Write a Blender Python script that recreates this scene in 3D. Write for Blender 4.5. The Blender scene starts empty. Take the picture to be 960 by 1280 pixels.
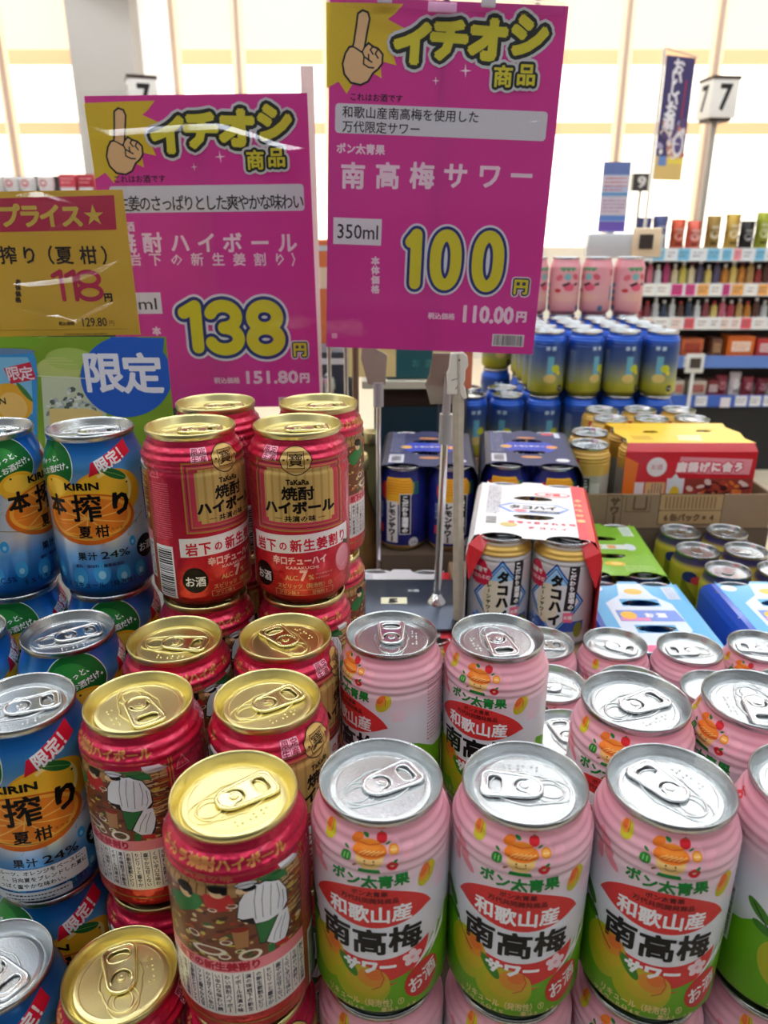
import bpy, bmesh, math, random
from mathutils import Vector, Matrix, geometry
random.seed(7)
SC = bpy.context.scene
COL = SC.collection
PI = math.pi

# ---------------------------------------------------------------- camera, world, exposure
F, TILT = 950.0, math.radians(20.5)
cam_d = bpy.data.cameras.new('camera'); cam = bpy.data.objects.new('camera', cam_d); COL.objects.link(cam)
cam_d.sensor_fit = 'VERTICAL'; cam_d.sensor_height = 36.0; cam_d.sensor_width = 27.0
cam_d.lens = F/1280*36.0
cam_d.clip_start = .02; cam_d.clip_end = 60
cam_d.dof.use_dof = True; cam_d.dof.focus_distance = .46; cam_d.dof.aperture_fstop = 11.5
cam.location = (0, 0, 0); cam.rotation_euler = (PI/2-TILT, 0, 0)
SC.camera = cam
SC.view_settings.view_transform = 'Standard'; SC.view_settings.look = 'None'
SC.view_settings.exposure = 0.12; SC.view_settings.gamma = 1.0
SC.view_settings.use_curve_mapping = False
w = bpy.data.worlds.new('world'); SC.world = w; w.use_nodes = True
w.node_tree.nodes['Background'].inputs[0].default_value = (.94, .97, 1, 1)
w.node_tree.nodes['Background'].inputs[1].default_value = .15
TUBE_POWER = 14.5; SHADE_POWER = 1.5

# ---------------------------------------------------------------- helpers
def lin(c):
    return tuple(((x/255)/12.92 if x/255 <= .04045 else ((x/255+.055)/1.055)**2.4) for x in c)
MATS = {}
def mat(key, rgb, rough=.5, metal=0., noise=.05, coat=0., bump=0., bscale=400., emit=None, es=1.0, spec=None, trans=0.):
    if key in MATS: return MATS[key]
    m = bpy.data.materials.new(key); m.use_nodes = True; nt = m.node_tree; b = nt.nodes['Principled BSDF']
    c = lin(rgb)
    b.inputs['Metallic'].default_value = metal
    b.inputs['Coat Weight'].default_value = coat; b.inputs['Coat Roughness'].default_value = .08
    if spec is not None: b.inputs['Specular IOR Level'].default_value = spec
    tc = nt.nodes.new('ShaderNodeTexCoord'); n = nt.nodes.new('ShaderNodeTexNoise')
    n.inputs['Scale'].default_value = bscale; n.inputs['Detail'].default_value = 1.0
    nt.links.new(tc.outputs['Object'], n.inputs['Vector'])
    mx = nt.nodes.new('ShaderNodeMix'); mx.data_type = 'RGBA'
    mx.inputs[6].default_value = (*[x*(1-noise) for x in c], 1); mx.inputs[7].default_value = (*[min(1, x*(1+noise)) for x in c], 1)
    nt.links.new(n.outputs['Fac'], mx.inputs[0]); nt.links.new(mx.outputs[2], b.inputs['Base Color'])
    b.inputs['Roughness'].default_value = rough
    if bump:
        bp = nt.nodes.new('ShaderNodeBump'); bp.inputs['Strength'].default_value = bump; bp.inputs['Distance'].default_value = .0005
        nt.links.new(n.outputs['Fac'], bp.inputs['Height']); nt.links.new(bp.outputs['Normal'], b.inputs['Normal'])
    if trans:                      # thin printed paper lets some of the window light through
        tl = nt.nodes.new('ShaderNodeBsdfTranslucent'); nt.links.new(mx.outputs[2], tl.inputs[0])
        ms = nt.nodes.new('ShaderNodeMixShader'); ms.inputs[0].default_value = trans
        nt.links.new(b.outputs[0], ms.inputs[1]); nt.links.new(tl.outputs[0], ms.inputs[2]); nt.links.new(ms.outputs[0], nt.nodes['Material Output'].inputs[0])
    if emit:
        b.inputs['Emission Color'].default_value = (*lin(emit), 1); b.inputs['Emission Strength'].default_value = es
    MATS[key] = m
    return m
def ramp_mat(key, stops, rough=.3, metal=.3, coat=.3, lo=0., hi=.1175, dimple=0., interp='LINEAR', xramp=None):
    """body print: a colour ramp up the height of the can"""
    if key in MATS: return MATS[key]
    m = bpy.data.materials.new(key); m.use_nodes = True; nt = m.node_tree; b = nt.nodes['Principled BSDF']
    tc = nt.nodes.new('ShaderNodeTexCoord'); sp = nt.nodes.new('ShaderNodeSeparateXYZ'); nt.links.new(tc.outputs['Object'], sp.inputs[0])
    mr = nt.nodes.new('ShaderNodeMapRange'); mr.inputs[1].default_value = lo; mr.inputs[2].default_value = hi
    nt.links.new(sp.outputs['Z'], mr.inputs[0])
    cr = nt.nodes.new('ShaderNodeValToRGB'); cr.color_ramp.interpolation = interp
    el = cr.color_ramp.elements
    while len(el) > 1: el.remove(el[-1])
    el[0].position = stops[0][0]; el[0].color = (*lin(stops[0][1]), 1)
    for p, c in stops[1:]:
        e = el.new(p); e.color = (*lin(c), 1)
    nt.links.new(mr.outputs[0], cr.inputs[0]); nt.links.new(cr.outputs[0], b.inputs['Base Color'])
    b.inputs['Roughness'].default_value = rough; b.inputs['Metallic'].default_value = metal
    b.inputs['Coat Weight'].default_value = coat; b.inputs['Coat Roughness'].default_value = .1
    if dimple:
        vo = nt.nodes.new('ShaderNodeTexVoronoi'); vo.inputs['Scale'].default_value = 330
        nt.links.new(tc.outputs['Object'], vo.inputs['Vector'])
        bp = nt.nodes.new('ShaderNodeBump'); bp.inputs['Strength'].default_value = dimple; bp.inputs['Distance'].default_value = .0006
        nt.links.new(vo.outputs['Distance'], bp.inputs['Height']); nt.links.new(bp.outputs['Normal'], b.inputs['Normal'])
    MATS[key] = m
    return m

def obj(name, me, parent=None, loc=None, rot=None):
    o = bpy.data.objects.new(name, me); COL.objects.link(o)
    if parent: o.parent = parent
    if loc: o.location = loc
    if rot: o.rotation_euler = rot
    return o
def thing(name, label, cat, loc=(0, 0, 0), rz=0., group=None):
    o = obj(name, None, None, loc, (0, 0, rz)); o.empty_display_size = .02
    o['label'] = label; o['category'] = cat
    if group: o['group'] = group
    return o
def tag(o, label, cat, group=None):
    o['label'] = label; o['category'] = cat
    if group: o['group'] = group
    return o
def copy_tree(o, parent=None):
    c = o.copy(); COL.objects.link(c); c.parent = parent
    for ch in o.children: copy_tree(ch, c)
    return c
def mesh(name, verts, faces, mats, idx=None, smooth=False, sharp=None):
    me = bpy.data.meshes.new(name); me.from_pydata([tuple(v) for v in verts], [], faces)
    for m in (mats if isinstance(mats, (list, tuple)) else [mats]): me.materials.append(m)
    if idx: me.polygons.foreach_set('material_index', idx)
    if smooth or sharp:
        me.polygons.foreach_set('use_smooth', [True]*len(me.polygons))
        if sharp: me.set_sharp_from_angle(angle=math.radians(sharp))
    me.update()
    return me
def lathe(name, prof, m, n=48, sharp=40, caps=True, ph=-PI/2):
    """prof: list of (r, z), or (r, z, material index)"""
    V, Fc = [], []
    for p in prof:
        for k in range(n):
            a = ph+2*PI*k/n; V.append((p[0]*math.cos(a), p[0]*math.sin(a), p[1]))
    for i in range(len(prof)-1):
        for k in range(n):
            a, b = i*n+k, i*n+(k+1) % n
            Fc.append((a, b, b+n, a+n))
    if caps:
        if prof[0][0] > 1e-6: Fc.append(tuple(range(n-1, -1, -1)))
        if prof[-1][0] > 1e-6: Fc.append(tuple(range((len(prof)-1)*n, len(prof)*n)))
    return mesh(name, V, Fc, m, smooth=True, sharp=sharp)
def box_geo(x0, y0, z0, x1, y1, z1):
    V = [(x0, y0, z0), (x1, y0, z0), (x1, y1, z0), (x0, y1, z0), (x0, y0, z1), (x1, y0, z1), (x1, y1, z1), (x0, y1, z1)]
    return V, [(0, 3, 2, 1), (4, 5, 6, 7), (0, 1, 5, 4), (1, 2, 6, 5), (2, 3, 7, 6), (3, 0, 4, 7)]
def box(name, x0, y0, z0, x1, y1, z1, m, parent=None, bevel=0., loc=None, rot=None):
    V, Fc = box_geo(x0, y0, z0, x1, y1, z1)
    if bevel:
        bm = bmesh.new(); vs = [bm.verts.new(v) for v in V]
        for f in Fc: bm.faces.new([vs[i] for i in f])
        bmesh.ops.bevel(bm, geom=bm.edges[:], offset=bevel, segments=2, profile=.5, affect='EDGES')
        me = bpy.data.meshes.new(name); bm.to_mesh(me); bm.free(); me.materials.append(m)
        me.polygons.foreach_set('use_smooth', [True]*len(me.polygons)); me.set_sharp_from_angle(angle=.6)
    else: me = mesh(name, V, Fc, m)
    return obj(name, me, parent, loc, rot)
def tube_geo(pts, r, n=8, closed=False):
    pts = [Vector(p) for p in pts]; V, Fc = [], []; N = len(pts)
    rs = r if isinstance(r, (list, tuple)) else [r]*N
    up = Vector((0, 0, 1))
    for i, p in enumerate(pts):
        a = pts[(i-1) % N] if (closed or i > 0) else p; b = pts[(i+1) % N] if (closed or i < N-1) else p
        t = (b-a).normalized(); q = up if abs(t.dot(up)) < .95 else Vector((1, 0, 0))
        s = t.cross(q).normalized(); u = s.cross(t)
        for k in range(n):
            an = 2*PI*k/n; V.append(p+s*(rs[i]*math.cos(an))+u*(rs[i]*math.sin(an)))
    for i in range(N if closed else N-1):
        j = (i+1) % N
        for k in range(n):
            Fc.append((i*n+k, i*n+(k+1) % n, j*n+(k+1) % n, j*n+k))
    if not closed:
        Fc.append(tuple(range(n-1, -1, -1))); Fc.append(tuple(range((N-1)*n, N*n)))
    return V, Fc
def tube(name, pts, r, m, parent=None, n=8, closed=False, loc=None):
    V, Fc = tube_geo(pts, r, n, closed)
    return obj(name, mesh(name, V, Fc, m, sharp=50), parent, loc)
def shape2d(name, loops, thick, bevel, m, parent=None, z=0., seg=2, loc=None, rot=None):
    """flat outline with holes (first loop outer), extruded in z and bevelled"""
    cu = bpy.data.curves.new(name, 'CURVE'); cu.dimensions = '2D'; cu.fill_mode = 'BOTH'
    for L in loops:
        s = cu.splines.new('POLY'); s.points.add(len(L)-1)
        for i, p in enumerate(L): s.points[i].co = (p[0], p[1], 0, 1)
        s.use_cyclic_u = True
    cu.extrude = max(thick/2-bevel, 0); cu.bevel_depth = bevel; cu.bevel_resolution = seg
    t = bpy.data.objects.new('t', cu); COL.objects.link(t)
    me = bpy.data.meshes.new_from_object(t.evaluated_get(bpy.context.evaluated_depsgraph_get()))
    bpy.data.objects.remove(t); bpy.data.curves.remove(cu)
    me.name = name
    me.transform(Matrix.Translation((0, 0, z))); me.materials.clear(); me.materials.append(m)
    me.polygons.foreach_set('use_smooth', [True]*len(me.polygons)); me.set_sharp_from_angle(angle=.9)
    return obj(name, me, parent, loc, rot)
def ell(cx, cy, rx, ry, n=28, rot=0., a0=0., a1=2*PI):
    c, s = math.cos(rot), math.sin(rot); out = []
    full = abs(a1-a0-2*PI) < 1e-6
    for k in range(n if full else n+1):
        a = a0+(a1-a0)*k/n; x, y = rx*math.cos(a), ry*math.sin(a)
        out.append((cx+x*c-y*s, cy+x*s+y*c))
    return out
def rrect(x0, y0, x1, y1, r, n=4):
    out = []
    for cx, cy, a in ((x1-r, y1-r, 0), (x0+r, y1-r, PI/2), (x0+r, y0+r, PI), (x1-r, y0+r, 1.5*PI)):
        for k in range(n+1): out.append((cx+r*math.cos(a+PI/2*k/n), cy+r*math.sin(a+PI/2*k/n)))
    return out

# ---------------------------------------------------------------- flat print built as thin layers of shapes
GL = {}
def glyph(s, res=2):
    k = (s, res)
    if k in GL: return GL[k]
    cu = bpy.data.curves.new('t', 'FONT'); cu.body = s; cu.size = 1; cu.resolution_u = res
    o = bpy.data.objects.new('t', cu); COL.objects.link(o)
    me = bpy.data.meshes.new_from_object(o.evaluated_get(bpy.context.evaluated_depsgraph_get()))
    V = [(v.co.x, v.co.y) for v in me.vertices]; Fc = [tuple(p.vertices) for p in me.polygons]
    cnt = {}
    for f in Fc:
        for i in range(len(f)):
            e = tuple(sorted((f[i], f[(i+1) % len(f)]))); cnt[e] = cnt.get(e, 0)+1
    B = [e for e, c in cnt.items() if c == 1]
    bpy.data.objects.remove(o); bpy.data.curves.remove(cu); bpy.data.meshes.remove(me)
    GL[k] = (V, Fc, B)
    return GL[k]
class Art:
    def __init__(self, style=(0., .4, .3)):
        self.items = []; self.style = style       # style: metal, rough, coat
    def add(self, V, Fc, c, L): self.items.append((V, Fc, c, L))
    def poly(self, pts, c, L=1, hole=None):
        t = geometry.tessellate_polygon([[Vector((p[0], p[1], 0)) for p in pts]])
        self.add(list(pts), [tuple(f) for f in t], c, L)
    def rect(self, x0, y0, x1, y1, c, L=1): self.add([(x0, y0), (x1, y0), (x1, y1), (x0, y1)], [(0, 1, 2, 3)], c, L)
    def ell(self, cx, cy, rx, ry, c, L=1, rot=0., n=28): self.poly(ell(cx, cy, rx, ry, n, rot), c, L)
    def stroke(self, pts, wd, c, L=1, closed=False):
        V, Fc = [], []; n = len(pts)
        for i in range(n if closed else n-1):
            (ax, ay), (bx, by) = pts[i], pts[(i+1) % n]
            dx, dy = bx-ax, by-ay; l = math.hypot(dx, dy)
            if l < 1e-9: continue
            dx, dy = dx/l*wd/2, dy/l*wd/2; e = .6 if (closed or n > 2) else 0
            b = len(V); V += [(ax-dx*e-dy, ay-dy*e+dx), (bx+dx*e-dy, by+dy*e+dx), (bx+dx*e+dy, by+dy*e-dx), (ax-dx*e+dy, ay-dy*e-dx)]
            Fc.append((b, b+3, b+2, b+1))
        self.add(V, Fc, c, L)
    def _put(self, g, fx, wd, c, L, outline):
        V, Fc, B = g
        P = [fx(p) for p in V]
        self.add(P, Fc, c, L)
        for (wo, co, lo, disc) in [(wd, c, L, False)]*(wd > 0)+[(wd+o[0], o[1], L-.3*(i+1), True) for i, o in enumerate(outline)]:
            VV, FF = [], []; used = set()
            for (i, j) in B:
                (ax, ay), (bx, by) = P[i], P[j]; dx, dy = bx-ax, by-ay; l = math.hypot(dx, dy)
                if l < 1e-9: continue
                dx, dy = dx/l*wo, dy/l*wo; e = 0 if disc else .5
                b = len(VV); VV += [(ax-dx*e-dy, ay-dy*e+dx), (bx+dx*e-dy, by+dy*e+dx), (bx+dx*e+dy, by+dy*e-dx), (ax-dx*e+dy, ay-dy*e-dx)]
                FF.append((b, b+3, b+2, b+1)); used.update((i, j))
            if disc:
                for i in used:
                    b = len(VV); VV += [(P[i][0]+wo*math.cos(a*PI/4), P[i][1]+wo*math.sin(a*PI/4)) for a in range(8)]
                    FF.append(tuple(range(b, b+8)))
                self.add(P, Fc, co, lo)
            self.add(VV, FF, co, lo)
    def numeral(self, ch, x0, y0, x1, y1, wd, c, L=6, outline=(), asp=None):
        """rounded heavy numeral drawn with thick strokes inside the box"""
        h = wd/2; X0, X1, Y0, Y1 = x0+h, x1-h, y0+h, y1-h; cx, cy = (X0+X1)/2, (Y0+Y1)/2; rx, ry = (X1-X0)/2, (Y1-Y0)/2
        if ch == '0': P = [([(cx+rx*math.cos(t), cy+ry*math.copysign(abs(math.sin(t))**.8, math.sin(t))) for t in [2*PI*k/36 for k in range(36)]], True)]
        elif ch == '1': P = [([(X0+rx*.5, Y1-ry*.3), (X0+rx*1.2, Y1-ry*.16), (X1, Y1), (X1, Y0)], False)]
        elif ch == '8': P = [([(cx+rx*.92*math.cos(t), cy+ry*.5+ry*.5*math.sin(t)) for t in [2*PI*k/28 for k in range(28)]], True), ([(cx+rx*math.cos(t), cy-ry*.5+ry*.5*math.sin(t)) for t in [2*PI*k/28 for k in range(28)]], True)]
        else: P = [([(cx+rx*.92*math.cos(t), cy+ry*.5+ry*.5*math.sin(t)) for t in [math.radians(160-250*k/22) for k in range(23)]]+[(cx+rx*math.cos(t), cy-ry*.5+ry*.5*math.sin(t)) for t in [math.radians(90-250*k/22) for k in range(23)]], False)]
        for (w_, c_, L_) in [(wd, c, L)]+[(wd+2*o[0], o[1], L-.3*(i+1)) for i, o in enumerate(outline)]:
            for pts, cl in P:
                V, Fc = [], []; n = len(pts); r = w_/2
                for i in range(n if cl else n-1):
                    (ax, ay), (bx, by) = pts[i], pts[(i+1) % n]; dx, dy = bx-ax, by-ay; l = math.hypot(dx, dy) or 1; dx, dy = dx/l*r, dy/l*r
                    b = len(V); V += [(ax-dy, ay+dx), (bx-dy, by+dx), (bx+dy, by-dx), (ax+dy, ay-dx)]; Fc.append((b, b+3, b+2, b+1))
                for (px, py) in pts:
                    b = len(V); V += [(px+r*math.cos(k*PI/8), py+r*math.sin(k*PI/8)) for k in range(16)]; Fc.append(tuple(range(b, b+16)))
                self.add(V, Fc, c_, L_)
    def text(self, s, x, y, size, c, L=3, bold=0., asp=1., rot=0., al='C', pitch=None, vert=False, outline=(), res=1, shear=0., arc=0.):
        p = pitch if pitch else size*asp*(1. if not vert else 1/asp)
        n = len(s); st = -(n-1)/2 if al == 'C' else (0 if al == 'L' else -(n-1))
        cr, sr = math.cos(rot), math.sin(rot)
        for i, ch in enumerate(s):
            if ch == ' ': continue
            g = glyph(ch, res); o = (st+i)*p
            sa, ax, ay = size*asp, (0. if vert else o), (-o if vert else 0.)
            if vert: sa = size*asp
            hw = .5 if ord(ch) > 0x2000 else None
            if hw is None:
                xs = [q[0] for q in g[0]] or [0]; hw = (min(xs)+max(xs))/2
            turn = vert and ch in 'ー（）()-'
            ay += arc*(o*o)
            def fx(q):
                u, v = (q[0]-hw), (q[1]-.38)
                if turn: u, v = v, -u
                u, v = u*sa+ax+shear*v*size, v*size+ay
                return (x+u*cr-v*sr, y+u*sr+v*cr)
            self._put(g, fx, bold*size, c, L, [(o_[0]*size, o_[1]) for o_ in outline])
    def fit(self, s, x0, y0, x1, y1, c, L=3, bold=0., outline=(), res=2, rot=0.):
        g = glyph(s, res); xs = [q[0] for q in g[0]]; ys = [q[1] for q in g[0]]
        a, b, d, e = min(xs), max(xs), min(ys), max(ys); cx, cy = (x0+x1)/2, (y0+y1)/2
        cr, sr = math.cos(rot), math.sin(rot)
        def fx(q):
            u = x0+(q[0]-a)/(b-a)*(x1-x0)-cx; v = y0+(q[1]-d)/(e-d)*(y1-y0)-cy
            return (cx+u*cr-v*sr, cy+u*sr+v*cr)
        self._put(g, fx, bold, c, L, outline)
    def barcode(self, x0, y0, x1, y1, horiz=False, L=3, seed=1, dark=(25, 22, 25)):
        r = random.Random(seed); self.rect(x0, y0, x1, y1, (235, 235, 235), L-1)
        a, b = (y0, y1) if horiz else (x0, x1); m = (b-a)*.05; t = a+m
        while t < b-m:
            wd = (b-a)*r.choice((.012, .02, .03))
            if horiz: self.rect(x0+(x1-x0)*.08, t, x1-(x1-x0)*.08, min(t+wd, b-m), dark, L)
            else: self.rect(t, y0+(y1-y0)*.08, min(t+wd, b-m), y1-(y1-y0)*.08, dark, L)
            t += wd+(b-a)*r.choice((.012, .02, .025))
    def lines(self, x0, y0, x1, y1, n, c, L=3, seed=1, th=.45, vert=False):
        """rows of print too small to read"""
        r = random.Random(seed)
        for i in range(n):
            if vert: s0, sp, a, b = x0+(x1-x0)*(i+.5)/n, (x1-x0)/n, y0, y1
            else: s0, sp, a, b = y0+(y1-y0)*(i+.5)/n, (y1-y0)/n, x0, x1
            t = a; e = b if i else a+(b-a)*.8
            while t < e:
                q = sp*r.uniform(.35, .8); h = sp*th*r.uniform(.5, 1)/2
                if vert: self.rect(s0-h, t, s0+h, min(t+q, e), c, L)
                else: self.rect(t, s0-h, min(t+q, e), s0+h, c, L)
                t += q+sp*.18
    def remap(self, fn):
        self.items = [([fn(*p) for p in P], Fs, c, L) for P, Fs, c, L in self.items]
        return self
    def _mats(self):
        cols = sorted({i[2] for i in self.items}); me, ro, co = self.style; tr = .12 if me < 0 else 0.
        return cols, [mat('ink_%d_%d_%d_%d%d' % (*c, int(me*10), int(ro*10)), c, rough=ro, metal=max(me, 0), coat=co, noise=.03, spec=.25 if me > -.5 else .5, trans=tr) for c in cols]
    def flat(self, name, parent, delta=.00006, scale=1., frame=None, loc=None, rot=None):
        """frame(u, v, h) -> xyz; default: the print lies in the XZ plane facing -Y"""
        frame = frame or (lambda u, v, h: (u, -h, v))
        cols, ms = self._mats(); V, Fc, ix = [], [], []; gj = 0
        for (P, Fs, c, L) in self.items:
            k = cols.index(c)
            for f in Fs:
                gj += 1; h = (L+1)*delta+(gj*.6180339887 % 1)*.28*delta; b = len(V)
                q = [P[i] for i in f]
                ar = sum(q[i][0]*q[(i+1) % len(q)][1]-q[(i+1) % len(q)][0]*q[i][1] for i in range(len(q)))
                if ar < 0: q.reverse()
                V += [frame(a[0]*scale, a[1]*scale, h) for a in q]
                Fc.append(tuple(range(b, b+len(f)))); ix.append(k)
        return obj(name, mesh(name, V, Fc, ms, ix), parent, loc, rot)
    def wrap(self, name, prof, parent=None, n=96, delta=.04, Rr=32.5):
        """units mm; u runs round the can from the front, v up; follows the facets of the body exactly"""
        cols, ms = self._mats(); V, Fc, ix, NN = [], [], [], []; gj = 0
        st = 2*PI*Rr/n; zs = [p[1] for p in prof]; rs = [p[0] for p in prof]
        sl = [math.atan2(rs[i]-rs[i+1], zs[i+1]-zs[i]) for i in range(len(prof)-1)]
        nsl = [sl[0]]+[(sl[i-1]+sl[i])/2 for i in range(1, len(sl))]+[sl[-1]]
        def clip(q, ax, lim, keep_lo):
            out = []
            for i in range(len(q)):
                a, b = q[i], q[(i+1) % len(q)]; da, db = a[ax]-lim, b[ax]-lim
                if keep_lo: da, db = -da, -db
                if da >= 0: out.append(a)
                if (da > 0 and db < 0) or (da < 0 and db > 0):
                    t = da/(da-db); out.append((a[0]+(b[0]-a[0])*t, a[1]+(b[1]-a[1])*t))
            return out
        import bisect
        for (P, Fs, c, L) in self.items:
            k = cols.index(c)
            for f in Fs:
                q = [P[i] for i in f]
                ar = sum(q[i][0]*q[(i+1) % len(q)][1]-q[(i+1) % len(q)][0]*q[i][1] for i in range(len(q)))
                if ar < 0: q.reverse()
                gj += 1; off = (L+1)*delta+(gj*.6180339887 % 1)*.28*delta
                a0, a1 = math.floor(min(p[0] for p in q)/st), math.floor(max(p[0] for p in q)/st-1e-9)
                parts = []
                for a in range(a0, a1+1):
                    s = q
                    if a > a0: s = clip(s, 0, a*st, False)
                    if a < a1 and len(s) > 2: s = clip(s, 0, (a+1)*st, True)
                    if len(s) > 2: parts.append((a, s))
                for a, s in parts:
                    lo = min(p[1] for p in s); hi = max(p[1] for p in s)
                    j0 = max(0, min(len(zs)-2, bisect.bisect_right(zs, lo+1e-9)-1)); j1 = max(j0, min(len(zs)-2, bisect.bisect_left(zs, hi-1e-9)-1))
                    for j in range(j0, j1+1):
                        s2 = s
                        if j > j0: s2 = clip(s2, 1, zs[j], False)
                        if j < j1 and len(s2) > 2: s2 = clip(s2, 1, zs[j+1], True)
                        if len(s2) < 3: continue
                        b = len(V)
                        A0 = -PI/2+a*2*PI/n; A1 = A0+2*PI/n
                        for (u, v) in s2:
                            t = (v-zs[j])/(zs[j+1]-zs[j]); rad = rs[j]+(rs[j+1]-rs[j])*t+off; sa = nsl[j]+(nsl[j+1]-nsl[j])*t
                            g = u/st-a
                            V.append(((math.cos(A0)*(1-g)+math.cos(A1)*g)*rad/1000, (math.sin(A0)*(1-g)+math.sin(A1)*g)*rad/1000, v/1000))
                            an = A0+(A1-A0)*g; NN.append((math.cos(an)*math.cos(sa), math.sin(an)*math.cos(sa), math.sin(sa)))
                        Fc.append(tuple(range(b, b+len(s2)))); ix.append(k)
        me = mesh(name, V, Fc, ms, ix, smooth=True)
        me.normals_split_custom_set_from_vertices(NN)
        return obj(name, me, parent)
# ---------------------------------------------------------------- beverage cans
CH = .1175
def can_profile(ring):
    p = [(0, 5), (16, 3.2), (22.5, .8), (24, 0), (25, .6), (28.5, 4.5), (31.4, 7.6), (32.5, 10.5), (32.5, 40), (32.5, 70)]
    if ring == 'plum':
        p += [(32.5, 88)]
        for i in range(1, 27):
            z = 88+i*.95; t = max(0, (z-97)/16.)
            base = 32.5-5.0*(t*t*(3-2*t) if t < 1 else 1)
            rip = .3*math.sin((z-88)/4.6*2*PI)*(1 if z < 110 else .3); p.append((base+rip-.3, z))
    elif ring == 'ribbed':
        p += [(32.5, 90)]
        for i in range(1, 25):
            z = 90+i*.95; t = max(0, (z-100)/13.)
            base = 32.5-4.9*(t*t*(3-2*t) if t < 1 else 1)
            rip = .5*math.sin((z-90)/5.0*2*PI)*(1 if z < 110 else .3); p.append((base+rip-.5, z))
    else:
        p += [(32.5, 94)]
        for i in range(1, 12):
            t = i/11; z = 94+19*t; p.append((32.5-5.0*(t*t*(3-2*t)), z))
    p += [(27.3, 113.6)]
    return p
LIDP = [(27.5, 112.6), (27.9, 113.2), (28.35, 114.6), (28.5, 115.8), (28.3, 116.8), (27.9, 117.2), (27.5, 116.9), (27.1, 116), (26.6, 114.5), (25.4, 111.3),
        (25.0, 110.4), (24.4, 110.0), (23.8, 110.3), (23.5, 111.2), (23.1, 112.2), (22.4, 112.5), (20.6, 112.5), (20.3, 112.15), (19.6, 112.1), (3.2, 112.1), (2.9, 112.5), (0, 112.5)]
SILVER = mat('can_end_silver', (200, 204, 206), rough=.27, metal=1., noise=.03, bump=.12, bscale=900)
GOLD = mat('can_end_gold', (230, 218, 156), rough=.3, metal=1., noise=.03, bump=.1, bscale=900)
STEEL = mat('pull_tab_silver', (222, 224, 226), rough=.2, metal=1., noise=.02)
GOLDT = mat('pull_tab_gold', (234, 224, 168), rough=.24, metal=1., noise=.02)
_lidc = {}
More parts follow.
